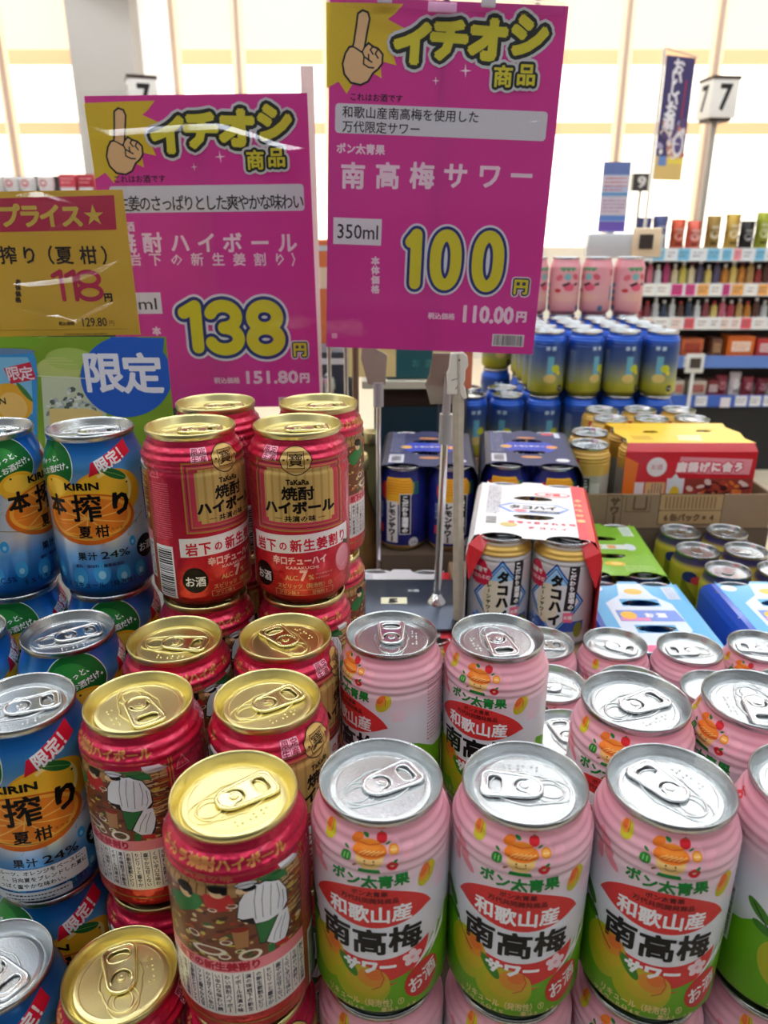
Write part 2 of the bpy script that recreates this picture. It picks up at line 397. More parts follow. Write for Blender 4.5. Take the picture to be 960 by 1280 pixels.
def make_lid(root, gold=False, detail=True, n=64):
    key = (gold, detail)
    ml, mt = (GOLD, GOLDT) if gold else (SILVER, STEEL)
    if key in _lidc:
        lid = _lidc[key].copy(); COL.objects.link(lid); lid.parent = root
        for c in _lidc[key].children:
            d = c.copy(); COL.objects.link(d); d.parent = lid
        return lid
    lid = obj('lid', lathe('lid', [(r/1000, z/1000) for r, z in LIDP], ml, n=n if detail else 32, sharp=35, caps=False), root)
    z0 = .1121
    def P(x, y, z=0): return (x/1000, y/1000, z0+z/1000)
    if detail:
        # tab outline: narrow nose over the mouth (-x), wide finger end at +x
        out = []
        for k in range(17): a = PI/2+PI*k/16; out.append((-1.5+6.3*math.cos(a), 6.3*math.sin(a)*1.03))
        for cx, cy, a0 in ((14.2, -3.9, -PI/2), (14.2, 3.9, 0)):
            for k in range(7): a = a0+PI/2*k/6; out.append((cx+4.0*math.cos(a), cy+4.0*math.sin(a)))
        hole1 = [(x, y) for x, y in rrect(9.2, -5.1, 15.6, 5.1, 2.9, 5)]
        hole2 = []
        for k in range(15): a = math.radians(-115+230*k/14); hole2.append((-.2+4.7*math.cos(a), 4.7*math.sin(a)))
        for k in range(11): a = math.radians(100-200*k/10); hole2.append((-.2+3.1*math.cos(a), 3.1*math.sin(a)))
        s = lambda L: [(x/1000, y/1000) for x, y in L]
        tab = shape2d('pull_tab', [s(out), s(hole1), s(hole2)], 0.0007, .0003, mt, lid, z=z0+.0012)
        rim = [(x, y) for x, y in out]
        V, Fc = tube_geo([P(x*.955+.25, y*.93, 1.35) for x, y in rim], .00095, 6, True)
        V2, F2 = tube_geo([P(x, y, 1.4) for x, y in rrect(8.9, -5.3, 15.4, 5.3, 3.0, 5)], .0006, 6, True)
        V3, F3 = tube_geo([P(-.2+4.9*math.cos(math.radians(-115+230*k/14)), 4.9*math.sin(math.radians(-115+230*k/14)), 1.4) for k in range(15)], .0005, 6)
        obj('tab_rim', mesh('tab_rim', V+V2+V3, Fc+[tuple(i+len(V) for i in f) for f in F2]+[tuple(i+len(V)+len(V2) for i in f) for f in F3], mt, smooth=True), lid)
        for c_ in lid.children: c_.data.transform(Matrix.Diagonal((1.1, 1.1, 1, 1)))
        obj('rivet', lathe('rivet', [(.0026, z0), (.0024, z0+.0016), (.0021, z0+.0022), (.001, z0+.0024), (0, z0+.0021)], mt, n=16, sharp=50, caps=False), lid)
        ob = [P(-12+9.6*math.cos(a)*(1 if math.cos(a) < 0 else .8), 7.6*math.sin(a), .1) for a in [2*PI*k/32 for k in range(32)]]
        V, Fc = tube_geo(ob, .00045, 6, True); V2, F2 = [], []
        ob2 = [P(-12+5.6*math.cos(a), 4.6*math.sin(a), .12) for a in [2*PI*k/24 for k in range(24)]]
        V2, F2 = tube_geo(ob2, .00045, 6, True)
        ob3 = [P(-4+18.3*math.cos(a) if math.cos(a) < 0 else -4+21.5*math.cos(a)*.98, (9.6+(0 if math.cos(a) < 0 else 1.2))*math.sin(a), .05) for a in [2*PI*k/40 for k in range(40)]]
        ob3 = [P(x*.86*1000+1.0, y*1000, .05) for x, y, _ in ob3]
        V3, F3 = tube_geo(ob3, .0006, 6, True)
        obj('scored_mouth', mesh('scored_mouth', V+V2+V3, Fc+[tuple(i+len(V) for i in f) for f in F2]+[tuple(i+len(V)+len(V2) for i in f) for f in F3], ml, smooth=True), lid)
        DV, DF = [], []
        for (bx, by) in [(0, 0), (2.4, 0), (0, 2.4), (6.4, 0), (8.8, 2.4), (8.8, 0), (12.6, 2.4), (12.6, 0), (15, 2.4)]:
            cx, cy = -6+bx, -15.5+by; b = len(DV)
            for zz, rr in ((0, .62), (.35, .5), (.52, .2)):
                for k in range(8): DV.append(P(cx+rr*math.cos(k*PI/4), cy+rr*math.sin(k*PI/4), zz))
            for t in range(2):
                for k in range(8): DF.append((b+t*8+k, b+t*8+(k+1) % 8, b+(t+1)*8+(k+1) % 8, b+(t+1)*8+k))
            DF.append(tuple(b+16+k for k in range(8)))
        obj('braille_dots', mesh('braille_dots', DV, DF, ml, smooth=True), lid)
    else:
        shape2d('pull_tab', [[(x/1000, y/1000) for x, y in rrect(-7, -6.5, 17, 6.5, 4)], [(x/1000, y/1000) for x, y in rrect(9, -4, 14.6, 4, 2)]], .001, .0003, mt, lid, z=z0+.0014, seg=1)
    _lidc[key] = lid
    return lid
def make_can(body, ring, gold, art=None, n=96, detail=True):
    root = obj('beverage_can', None); root.empty_display_size = .01
    pr = can_profile(ring)
    obj('can_body', lathe('can_body', [(r/1000, z/1000) for r, z in pr], body, n=n, sharp=60, caps=False), root)
    make_lid(root, gold, detail)
    if art: art.wrap('label_print', pr, root, n=n)
    return root
USED = {}
ALLCANS = []
def place(kind, x, y, zt, rz, tab, label, group, cat='can'):
    """zt = top height; rz turns the label, tab = heading of the finger end of the tab (degrees)"""
    pr = PROTO[kind]
    o = pr if kind not in USED else copy_tree(pr)
    USED[kind] = 1
    o.location = (x, y, zt-CH); o.rotation_euler = (0, 0, math.radians(rz))
    o['label'] = label; o['category'] = cat; o['group'] = group
    for c in o.children:
        if c.name.startswith('lid'): c.rotation_euler = (0, 0, math.radians(tab-rz))
    return o
def face(x, y, phi=0):   # label turned phi degrees to the right of the camera-facing direction
    return math.degrees(math.atan2(-x, y))+phi
def c2u(axis, rad, b, off, v0, y0, k, dax=0.):
    """crop pixels of a photographed can -> label millimetres"""
    def fn(x, y):
        s = max(-.99, min(.99, (x-axis-dax*(y-y0))/rad)); ph = math.asin(s)
        yc = y+b*(1-math.cos(ph))
        return (32.5*(ph+off), v0-(yc-y0)*k)
    return fn

W = (238, 238, 240); K = (14, 12, 14)
def plum_art():
    a = Art((.0, .38, .04))
    RED = (214, 52, 52); GRN = (28, 120, 50); UM = (196, 186, 44); OR = (226, 130, 40); PK = (228, 150, 165); LG = (118, 170, 30)
    # pale petals and blossoms
    def blossom(x, y, r, c, L=1):
        for k in range(5): a.ell(x+r*.62*math.cos(k*1.2566+.3), y+r*.62*math.sin(k*1.2566+.3), r*.5, r*.42, c, L, rot=k*1.2566+.3, n=12)
        a.ell(x, y, r*.4, r*.4, c, L+.2, n=12)
    blossom(36, 72, 4.6, (232, 205, 218)); blossom(-40, 96, 6, (226, 170, 186)); blossom(15, 101, 5.5, (236, 172, 186))
    blossom(60, 100, 5, (236, 176, 190)); blossom(-78, 90, 6, (240, 180, 192)); blossom(95, 70, 5, (238, 190, 200))
    for (x, y, rx, ry, ro) in ((-30, 90, 2.6, 8, .6), (-26, 82, 2, 6, .9), (-33, 83, 2, 5, .3)): a.ell(x, y, rx, ry, (224, 138, 150), 1, rot=ro)
    def ume(x, y, rx, ry, ro, L=2):
        a.ell(x, y, rx, ry, UM, L, rot=ro); a.ell(x-rx*.28, y+ry*.22, rx*.66, ry*.72, (226, 150, 50), L+.4, rot=ro)
        a.ell(x-rx*.4, y+ry*.36, rx*.4, ry*.5, (222, 104, 50), L+.7, rot=ro)
        a.stroke([(x+rx*.1, y+ry*.8), (x+rx*.35, y+ry*.2), (x+rx*.25, y-ry*.3)], .35, (170, 70, 40), L+1)
    ume(27, 80.5, 4.2, 6.6, -.5); ume(-22, 105, 3.6, 5.4, .15)
    # fruit bowl emblem
    a.poly([(-9, 101), (9, 101), (6.5, 93.5), (3.5, 90.4), (-3.5, 90.4), (-6.5, 93.5)], (232, 190, 120), 3)
    a.ell(0, 101, 9.6, 4.6, (238, 128, 40), 3.5); a.ell(0, 104, 6.5, 3.2, (240, 142, 50), 4)
    for t in (-5, -2.5, 0, 2.5, 5): a.stroke([(t-1.5, 98.4), (t+.5, 100.2), (t+3, 101.2)], .5, (250, 196, 120), 4.4)
    a.stroke([(-9, 99.6), (-3, 98), (4, 98.2), (9, 99.8)], .5, (200, 80, 30), 4.6); a.stroke([(-6, 104.6), (0, 103.6), (6, 104.8)], .5, (216, 70, 40), 4.6)
    a.stroke([(-2.8, 94.2), (-1.4, 93), (0, 92.6), (1.4, 93), (2.8, 94.2)], .5, (120, 60, 30), 4.4)
    a.ell(-2.4, 95.6, .5, .5, (90, 50, 30), 4.4, n=8); a.ell(2.4, 95.6, .5, .5, (90, 50, 30), 4.4, n=8)
    a.poly([(-5.5, 90.2), (5.5, 90.2), (6.3, 87.8), (-6.3, 87.8)], GRN, 3)
    a.ell(7, 108, 3.2, 3, (214, 40, 50), 3); a.poly([(6, 110.6), (7, 112), (8, 110.6)], GRN, 3.5)
    a.ell(-7.5, 106.6, 3.8, 2.6, (232, 120, 40), 3, rot=.5); a.ell(-2.6, 108.8, 2, 1.1, GRN, 3, rot=-.5)
    a.ell(13.6, 101.6, 3, 2.8, (240, 150, 50), 3); a.ell(13.6, 101.6, 2, 1.8, (246, 180, 90), 3.5, n=14); a.stroke([(11.8, 101.6), (15.4, 101.6)], .4, (250, 220, 160), 4)
    a.ell(-13, 96, 3, 3.1, (40, 130, 50), 3); a.stroke([(-14, 97.6), (-14, 94.6)], .5, (150, 200, 120), 3.6); a.stroke([(-12, 97.6), (-12, 94.6)], .5, (150, 200, 120), 3.6)
    a.ell(12.4, 92.6, 3.3, 2.9, (206, 38, 48), 3); a.ell(12.4, 92.4, 1, .8, (240, 200, 160), 3.5, n=10); a.ell(14, 95.4, 1.6, .7, GRN, 3.6, rot=.5, n=10)
    a.ell(-13.2, 101, 1.7, .7, GRN, 3, rot=-.5, n=10); a.ell(10.6, 105, 1.6, .7, GRN, 3, rot=.6, n=10); a.ell(-8, 91.6, 1.6, .7, (150, 100, 60), 3, rot=.6, n=10)
    a.items = [([(x*.82, y) for x, y in P], Fs, c, L) if (min(p[1] for p in P) > 87 and max(abs(p[0]) for p in P) < 17.6) else (P, Fs, c, L) for P, Fs, c, L in a.items]
    a.text('ポン太青果', 0, 82, 7.0, GRN, 3, bold=.045, asp=1.03, arc=.004)
    # red disc, crossed by the white band
    disc = ell(0, 50.5, 31, 29, 48)
    up = [p for p in ell(0, 50, 31.5, 28.5, 72)]
    top = ell(0, 56, 31.5, 22.5, 40, a0=.32, a1=PI-.32)
    low = [(-29.6+i*(59.2/24), 55.5+8.2*((i/24-.5)*2)**2) for i in range(25)]
    a.poly(top+low, RED, 2)
    bt = [(-29+i*(58/24), 36.2+7.5*((i/24-.5)*2)**2) for i in range(25)]
    bb = [(29*math.cos(t), 43-22*math.sin(t)) for t in [PI*k/28 for k in range(29)]]
    a.poly(bt+bb, RED, 2)
    a.text('ポン太青果', 0, 75.2, 3.3, (90, 20, 22), 3, bold=.03); a.text('万代共同開発商品', 0, 71.3, 3.3, (90, 20, 22), 3, bold=.03)
    a.text('和歌山産', 0, 63.2, 10, W, 3, bold=.028, asp=.99, arc=.003, res=2)
    a.text('南高梅', 0, 47, 15.5, K, 4, bold=.032, asp=1.08, arc=.004, res=2)
    a.text('サワー', 0, 32, 7.6, W, 4, bold=.07, asp=1.1)
    blossom(20, 34.5, 4.6, (238, 210, 214), 4); a.ell(20, 34.5, 1.2, 1.2, (226, 160, 170), 5, n=10)
    # green field with spikes, leaves and the two plums
    G1 = (104, 168, 26)
    a.poly([(-104, 37), (-60, 38), (-44, 44), (-37, 50), (-31, 45), (-26, 33), (-20, 24), (-104, 24)], G1, 1.5)
    a.poly([(-22, 24), (18, 24), (60, 24), (62, 42), (50, 49), (42, 52), (37, 45), (36, 46), (34, 40), (32, 42), (30, 39), (26, 32), (22, 28), (0, 22)], G1, 2.5)
    a.poly([(-104, 37), (-104, 8.2), (104, 8.2), (104, 40), (62, 42), (60, 25), (-22, 25)], G1, 1.2)
    a.poly([(38, 44), (42, 52), (40, 41), (28, 29)], W, 3); a.poly([(33, 36), (35, 44), (20, 27)], W, 3)
    a.ell(-37, 55, 2.8, 7.2, (70, 130, 40), 3, rot=.9); a.ell(-34, 47, 2.4, 5.4, (60, 122, 36), 3, rot=1.2)
    a.stroke([(-40, 58), (-30, 46), (-24, 38), (-20, 34)], .6, (50, 40, 24), 4)
    for (x, y, rx, ry, ro) in ((-23, 32, 11, 13, .2), (-4, 22, 13.5, 10, -.1)):
        a.ell(x, y, rx, ry, (176, 178, 34), 3, rot=ro); a.ell(x+rx*.2, y+ry*.2, rx*.78, ry*.76, (196, 172, 40), 3.2, rot=ro)
        a.ell(x+rx*.36, y+ry*.42, rx*.5, ry*.46, (216, 142, 44), 3.4, rot=ro); a.ell(x+rx*.44, y+ry*.56, rx*.3, ry*.26, (222, 112, 46), 3.6, rot=ro)
    a.stroke([(5, 30), (6.5, 26), (5, 22), (1, 20.4)], .5, (190, 80, 40), 4.4); a.stroke([(-25, 42), (-19, 42), (-15, 38), (-15, 34)], .5, (200, 110, 40), 4.4)
    a.ell(-10.5, 31, 2.6, 7, (60, 126, 34), 3.9, rot=.7)
    a.ell(26, 21, 10, 8.4, (206, 50, 46), 4.2, rot=.35)
    a.text('お酒', 26, 21, 8.6, W, 5, bold=.02, rot=.35, res=2)
    GO = (206, 190, 120)
    a.text('リキュール（発泡性）①', -3, 13.6, 3.9, (240, 214, 150), 5, bold=.02, asp=.9)
    a.text('アルコール分4%', -14, 9.8, 3.7, (240, 214, 150), 5, bold=.02, asp=.8); a.text('果汁2.0%', 14, 9.8, 3.7, (240, 214, 150), 5, bold=.02, asp=.8)
    # information side
    a.barcode(-62, 26, -49, 58, horiz=True, L=4, seed=4)
    a.text('お酒', -66, 99, 8, (214, 66, 70), 3, bold=.05, vert=True)
    for i, (x0, x1, y0, y1, n) in enumerate(((-70, -52, 78, 90, 5), (-68, -54, 64, 76, 6), (56, 78, 48, 94, 20), (82, 96, 52, 92, 16), (-96, -82, 50, 86, 14))):
        a.lines(x0, y0, x1, y1, n, (200, 112, 130), 3, seed=i)
    a.text('お酒', 100, 22, 8, W, 5, bold=.02)
    def up(x, v):
        if v <= 8: return (x, v)
        if v <= 30: return (x, v+6*(v-8)/22)
        if v <= 84: return (x, v+6)
        return (x, 90+(v-84)*(112-90)/(112-84))
    return a.remap(up)
def red_art():
    a = Art((.3, .32, .08))
    BR = (92, 34, 26); GP = (206, 172, 104); GD = (176, 134, 62)
    def ring(x0, y0, x1, y1, wd, c, L): a.stroke([(x0, y0), (x1, y0), (x1, y1), (x0, y1)], wd, c, L, closed=True)
    # gold panel and its frames
    a.rect(-31, 51.5, 30, 97, (196, 60, 86), 1)
    ring(-31, 51.5, 30, 97, 1.0, GD, 3); ring(-29, 53.5, 28, 95, .6, (120, 40, 40), 3); ring(-27.6, 55, 26.6, 93.6, .5, GD, 3)
    g = Art((.85, .32, .2)); 
    a.rect(-24, 57, 23, 92.6, GP, 2)
    for i in range(9): a.rect(-24+i*5.3, 57, -22.4+i*5.3, 92.6, (188, 152, 84), 2.3)
    for cx in (-24, 23):
        for cy in (57, 92.6): a.rect(cx-2.2, cy-2.2, cx+2.2, cy+2.2, (196, 60, 86), 2.6)
    # round emblem
    a.ell(-2, 98.6, 10.4, 10.4, (40, 24, 20), 4, n=40); a.ell(-2, 98.6, 9.8, 9.8, (204, 168, 100), 4.4, n=40)
    ring(-7.2, 92.8, 3.2, 104.6, .5, (40, 24, 20), 5); a.text('寶', -2, 98.6, 10, (30, 20, 18), 5.5, bold=.008, res=2)
    for sx in (-9.4, 5.4): a.ell(sx, 98.6, .8, .8, (60, 34, 26), 5, n=8)
    for i, s in enumerate(('限定', '生産')):
        for j, ch in enumerate(s):
            x, y = -22.5+j*5.4, 105.3-i*5.6
            a.rect(x-2.5, y-2.6, x+2.5, y+2.6, (232, 176, 196), 3); a.text(ch, x, y, 4.6, (150, 24, 60), 4, bold=.03)
    a.fit('TaKaRa', -8.6, 82.4, 5.6, 85.6, K, 5, bold=.18)
    a.text('焼酎', -1.5, 76.6, 9.4, K, 5, bold=.03, asp=1.12, res=2)
    a.text('ハイボール', -.6, 67.2, 8.4, K, 5, bold=.06, asp=1.12, res=2)
    a.text('共演の味', -.6, 59.8, 4.4, K, 5, bold=.03, asp=1.15); a.stroke([(-17, 59.8), (-12, 59.8)], .4, K, 5); a.stroke([(11, 59.8), (16, 59.8)], .4, K, 5)
    # white band
    a.poly([(-37, 47.5), (37, 50.5), (37, 39), (-37, 36)], (240, 232, 232), 3)
    for i, ch in enumerate('岩下の新生姜割り'):
        x = -29.5+i*8.5; a.text(ch, x, 42+x*.04, 7.9 if ch not in 'の' else 5.8, (206, 34, 58), 5, bold=.03, res=2, rot=.04)
    P1 = (250, 196, 190); GL2 = (226, 178, 120)
    a.text('辛口チューハイ', -2, 32.6, 5.2, P1, 4, bold=.045)
    a.fit('KARAKUCHI', -11, 27.4, 10, 29, P1, 4, bold=.08)
    a.fit('ALC.', -12, 20.6, -3, 23.4, GL2, 4, bold=.1); a.fit('7', -2, 20.4, 2.4, 26.4, P1, 4, bold=.4); a.fit('%', 3.4, 20.6, 6.6, 23.6, GL2, 4, bold=.1)
    a.lines(8, 20, 20, 25, 2, (222, 120, 110), 4, 3)
    a.text('スピリッツ（発泡性）①', 1, 16.4, 3.7, GL2, 4, bold=.02, asp=.92)
    ring(-19, 9.6, 20, 13.6, .3, GL2, 4); a.text('プリン体0', -9.6, 11.6, 2.9, GL2, 4, bold=.02); a.text('甘味料0', 11, 11.6, 2.9, GL2, 4, bold=.02)
    a.ell(-29, 21.5, 8.2, 8.2, (24, 16, 18), 5, n=32); a.text('お酒', -29, 21, 6.8, W, 6, bold=.02, res=2); 
    # ginger slice
    a.ell(31, 29, 8, 8.4, (236, 130, 142), 5); a.ell(30, 30, 6.4, 6.6, (240, 160, 166), 5.4)
    for i in range(6): a.stroke([(25+i*1.5, 24+i*.3), (28+i*1.7, 30), (29+i*1.6, 35)], .4, (226, 110, 130), 6)
    a.ell(37, 38, 2.4, 1.3, (70, 90, 40), 5, rot=.8); a.ell(33, 38.4, 2.4, 1.2, (96, 70, 40), 5, rot=-.5)
    # barcode side
    a.barcode(-56, 8, -42, 42, horiz=True, L=4, seed=9)
    a.stroke([(-55, 87), (-51, 94), (-47, 87)], .5, (236, 130, 150), 4, closed=True)
    a.fit('アルミ', -53.6, 88, -48.4, 89.8, (236, 130, 150), 4)
    a.lines(-57, 46, -41, 84, 26, (226, 112, 136), 3, 21, th=.4)
    # ---- picture side, centred on u = -100
    PH = lambda x: math.asin(max(-.97, min(.97, (x-430)/298)))
    MX = lambda x: -89+32.5*PH(x)
    def q(pts): return [(MX(x), 94-(y+200*(1-math.cos(PH(x)))-330)*.125) for x, y in pts]
    MQ = lambda x, y: q([(x, y)])[0]
    a.text('タカラ焼酎ハイボール', -100, 104.4, 6.4, (206, 138, 80), 3, bold=.05, asp=1.06, res=2)
    a.text('共演の味', -104, 97.2, 5.2, (190, 96, 72), 3, bold=.04, asp=1.1)
    a.rect(-142, 47, -60, 94, (116, 66, 44), 1)
    a.rect(-142, 84, -60, 94, (168, 128, 82), 1.3)
    for i in range(18): a.rect(-141+i*4.5, 84, -140.2+i*4.5, 94, (112, 74, 50), 1.6)
    r = random.Random(11)
    pal = [(150, 60, 40), (196, 160, 96), (92, 44, 34), (216, 196, 150), (60, 90, 48), (176, 90, 50), (70, 50, 40), (190, 176, 70)]
    for i in range(230):
        x, y = r.uniform(-141, -61), r.uniform(48, 82)
        a.ell(x, y, r.uniform(.8, 3), r.uniform(.4, 1.3), pal[r.randrange(8)], 2+r.random()*.6, rot=r.uniform(-.5, .5), n=7)
    for i in range(60):
        x, y = -62-r.random()*9, 62+i*.5
        a.stroke([(x-4, y), (x+2, y+r.uniform(-.6, .6))], .5, pal[r.randrange(8)], 2.7)
    for (x, y, rx, ry) in ((310, 450, 18, 9), (385, 445, 22, 11), (230, 545, 26, 16), (350, 605, 24, 12), (340, 670, 24, 13), (440, 680, 44, 26), (280, 630, 70, 22)):
        cx, cy = MQ(x, y); a.ell(cx, cy, rx*.12, ry*.12, (226, 218, 200), 3, n=16); a.ell(cx, cy+.2, rx*.085, ry*.08, (124, 70, 46), 3.4, n=14)
    for x, y in ((430, 676), (450, 684), (440, 668)): a.ell(*MQ(x, y), 1.4, .7, (60, 80, 40), 3.8, n=8)
    a.poly(q([(375, 555), (440, 560), (436, 640), (385, 640)]), (170, 120, 74), 3)      # sake cup with red mouth
    a.ell(*MQ(407, 556), 4.2, 1.4, (140, 40, 30), 3.4, n=14)
    # two seated people
    for (hx, hy, col, bx) in ((215, 340, (44, 120, 60), -1), (335, 360, (190, 44, 46), 1)):
        a.poly(q([(hx-55, hy+10), (hx-10, hy+20), (hx+45, hy+30), (hx+62, hy+75), (hx+40, hy+100), (hx-30, hy+100), (hx-50, hy+60)]), col, 3)
        X, Y = MQ(hx, hy); a.ell(X, Y-1.6, 3.6, 3.6, (226, 190, 150), 3.6, n=18); a.ell(X-.3, Y+1.0, 4.4, 3.0, (24, 20, 20), 4, n=18)
        a.ell(X+2.6, Y-.6, 1.5, 2.6, (24, 20, 20), 4, n=10)
    a.poly(q([(480, 330), (560, 310), (600, 330), (610, 360), (520, 370)]), (52, 110, 60), 3)
    a.poly(q([(575, 290), (640, 262), (668, 280), (650, 300), (590, 330)]), (214, 214, 222), 3)
    # the cook in white
    a.poly(q([(460, 370), (520, 356), (575, 368), (602, 420), (605, 480), (585, 520), (610, 560), (600, 620), (585, 650), (540, 660), (505, 640), (480, 640), (468, 545), (420, 520), (398, 500), (410, 430), (430, 395)]), (24, 22, 30), 4)
    a.poly(q([(462, 374), (520, 361), (572, 372), (598, 420), (600, 478), (575, 518), (520, 540), (470, 540), (462, 512), (420, 510), (403, 498), (414, 432), (434, 399)]), (224, 226, 234), 4.6)
    a.poly(q([(470, 545), (520, 542), (555, 530), (520, 600), (500, 636), (482, 634)]), (40, 110, 56), 4.8)
    a.poly(q([(565, 520), (600, 505), (606, 560), (596, 610), (582, 645), (540, 655), (508, 636), (530, 590)]), (224, 226, 234), 4.9)
    for L in ([(480, 380), (470, 440), (472, 520)], [(510, 372), (500, 440), (500, 520)], [(540, 376), (535, 440), (530, 520)], [(562, 384), (570, 440), (560, 500)], [(584, 420), (586, 470), (578, 500)], [(590, 530), (570, 590), (560, 640)], [(575, 540), (545, 600), (535, 640)]):
        a.stroke(q(L), .3, (60, 60, 80), 5.4)
    X, Y = MQ(445, 358)
    a.ell(X-1.6, Y-2.6, 3, 2.2, (226, 190, 150), 5, n=14); a.ell(X+1.4, Y-1.4, 3.4, 2.4, (24, 20, 20), 5.2, n=14)
    a.ell(X, Y+.8, 5.2, 3.0, (24, 22, 30), 5.4); a.ell(X, Y+.9, 4.8, 2.6, (224, 226, 234), 5.7); a.stroke([(X-4, Y-.2), (X, Y+.6), (X+4.4, Y-.6)], .5, (60, 60, 110), 6)
    a.poly([(X+3.6, Y-1), (X+7, Y-2.4), (X+5.4, Y-3.6)], (224, 226, 234), 5.7)
    a.poly(q([(510, 650), (540, 655), (535, 690), (512, 690)]), (40, 110, 56), 4.8); a.poly(q([(545, 655), (598, 640), (595, 665), (550, 675)]), (190, 44, 46), 4.8)
    # pink band, white text panel
    a.rect(-142, 41, -60, 47.6, (226, 130, 140), 3)
    a.text('岩下の新生姜割り', -104, 44.4, 5.2, (176, 24, 50), 4, bold=.05, res=2)
    a.rect(-142, 15, -60, 41, (232, 226, 222), 3)
    for i in range(1, 18): a.stroke([(-142+i*4.56, 16), (-142+i*4.56, 40)], .3, (60, 60, 80), 4)
    txt = '甘くない辛口な味わい焼酎ハイボール共演の味岩下の新生姜割りピリッと爽やかな'
    for i in range(18):
        s = ''.join(txt[(i*5+j) % len(txt)] for j in range(8))
        a.text(s, -139.8+i*4.56, 28, 2.9, (34, 34, 60), 4.3, bold=.02, vert=True, asp=.95)
    for x in (-58.6, -57, 60.2): a.rect(x-.3, 10, x+.3, 96, GD, 3)
    a.rect(-142, 12.6, -58, 13.2, GD, 3)
    def up(x, v):
        if x < -58.9:
            if v <= 8: return (x, v)
            if v <= 16: return (x, v+5*(v-8)/8)
            if v <= 84: return (x, v+5)
            return (x, 89+(v-84)*(106-89)/(106-84)) if v < 106 else (x, v)
        if v < 20: return (x, v)
        if v <= 45: return (x, v+3.4*(v-20)/25)
        if v <= 96: return (x, v+3.4)
        return (x, 99.4+(v-96)*(112-99.4)/(112-96))
    return a.remap(up)
def kirin_art():
    a = Art((.3, .3, .08))
    BL = (20, 40, 110)
    a.ell(-26, 97, 19.6, 18, (214, 226, 214), 1, n=40); a.ell(-26, 97, 19, 17.4, (24, 104, 44), 1.4, n=40); a.ell(-30, 100, 12, 9, (44, 134, 56), 1.8, n=30)
    a.text('ぎゅっと、', -26, 101, 4.6, W, 3, bold=.02, rot=.3); a.text('果汁とお酒だけ。', -25, 94.6, 4.8, W, 3, bold=.03, rot=.3)
    a.poly([(3, 91), (5, 100), (33, 112), (35, 103)], (214, 30, 58), 3)
    a.text('限定！', 20, 101.6, 9.6, W, 5, bold=.03, rot=.38, asp=.9, res=2)
    # fruit
    a.ell(14, 78, 23, 17.5, (238, 168, 36), 2, n=40); a.ell(12, 81, 19, 12, (246, 190, 50), 2.3, n=40)
    a.ell(-20, 82, 13, 10, (240, 180, 40), 2.1, n=32); a.ell(-21, 84, 9, 6, (248, 202, 70), 2.4, n=26)
    a.ell(-1, 62, 31, 18, (216, 104, 24), 2.6, n=44); a.ell(-1, 63, 28.6, 15.8, (244, 170, 60), 2.9, n=44); a.ell(-1, 63, 26, 13.8, (232, 130, 36), 3.1, n=44)
    for k in range(10):
        t = k*2*PI/10+.2; a.stroke([(-1, 63), (-1+26*math.cos(t), 63+13.8*math.sin(t))], .8, (246, 186, 90), 3.3)
    a.stroke([(16+13*math.cos(t), 80+13*math.sin(t)) for t in [-.6+k*.25 for k in range(12)]], 2.2, (250, 222, 140), 2.8)
    a.ell(19, 91.5, 3, 9, (40, 110, 50), 3.2, rot=1.05); a.stroke([(11, 95), (19, 91.5), (27, 87)], .4, (120, 180, 90), 3.6); a.ell(10, 94, 1.4, 1, (60, 70, 30), 3.7, n=8)
    a.ell(27, 84, .8, .8, (80, 60, 20), 3, n=8); a.ell(-25, 88, .8, .8, (60, 60, 20), 3, n=8)
    r = random.Random(2)
    for i in range(46):
        t = r.uniform(0, 2*PI); x, y = 2+r.uniform(31, 38)*math.cos(t), 68+r.uniform(19, 25)*math.sin(t)
        a.stroke([(x, y), (x+r.uniform(-2.4, 2.4), y+r.uniform(-1.5, 1.5)), (x+r.uniform(-3, 3), y+r.uniform(-2.5, 2.5))], .25, (150, 150, 140), 2)
    a.stroke([(-38, 54), (-20, 50), (4, 48), (24, 52), (38, 60)], .5, (140, 130, 60), 3.8)
    a.fit('KIRIN', -13.5, 82.6, 8, 87, K, 6, bold=.35)
    a.text('本', -22, 71.5, 15, K, 6, bold=.04, asp=.95, res=2); a.text('搾', -1, 70, 20, K, 6, bold=.02, res=2); a.text('り', 21, 71, 17, K, 6, bold=.05, res=2)
    a.text('夏柑', 1.5, 53.4, 9.2, K, 6, bold=.02, pitch=11, res=2); a.text('なつかん', 18, 54, 2.2, K, 6, pitch=3)
    a.text('果汁', -5, 35.8, 6.2, K, 4, bold=.02, pitch=7, res=2); a.fit('24%', 4, 33.2, 23, 38.4, K, 4, bold=.08)
    a.text('香料・酸味料・糖類無添加', 2, 28.4, 2.7, (40, 50, 100), 4, bold=.02)
    a.ell(37, 35, 8.4, 8.4, (18, 16, 22), 4.4, n=32); a.text('お酒', 37, 34.6, 6.8, W, 5.4, bold=.01, res=2)
    a.text('5%リキュール（発泡性）①', 2, 14.5, 4.8, (20, 50, 90), 4, bold=.02, asp=.98)
    for (x, y, rr) in ((-28, 24, 5), (-12, 20, 6.5), (3, 23, 7), (17, 20, 6), (30, 20, 5), (-36, 42, 3.5), (-44, 22, 6), (26, 42, 3)):
        a.ell(x, y, rr*.8, rr*1.2, (60, 160, 220), 1.4, n=20); a.ell(x, y-rr*.2, rr*.35, rr*.45, (150, 215, 240), 1.8, n=14)
    a.barcode(-70, 10, -56, 44, horiz=True, L=4, seed=3)
    a.fit('ALC.5%', -48, 16, -32, 20, (20, 60, 120), 4, bold=.1)
    a.lines(-72, 50, -54, 84, 18, (210, 225, 240), 3, 5); a.lines(56, 20, 84, 90, 34, (190, 210, 235), 3, 8)
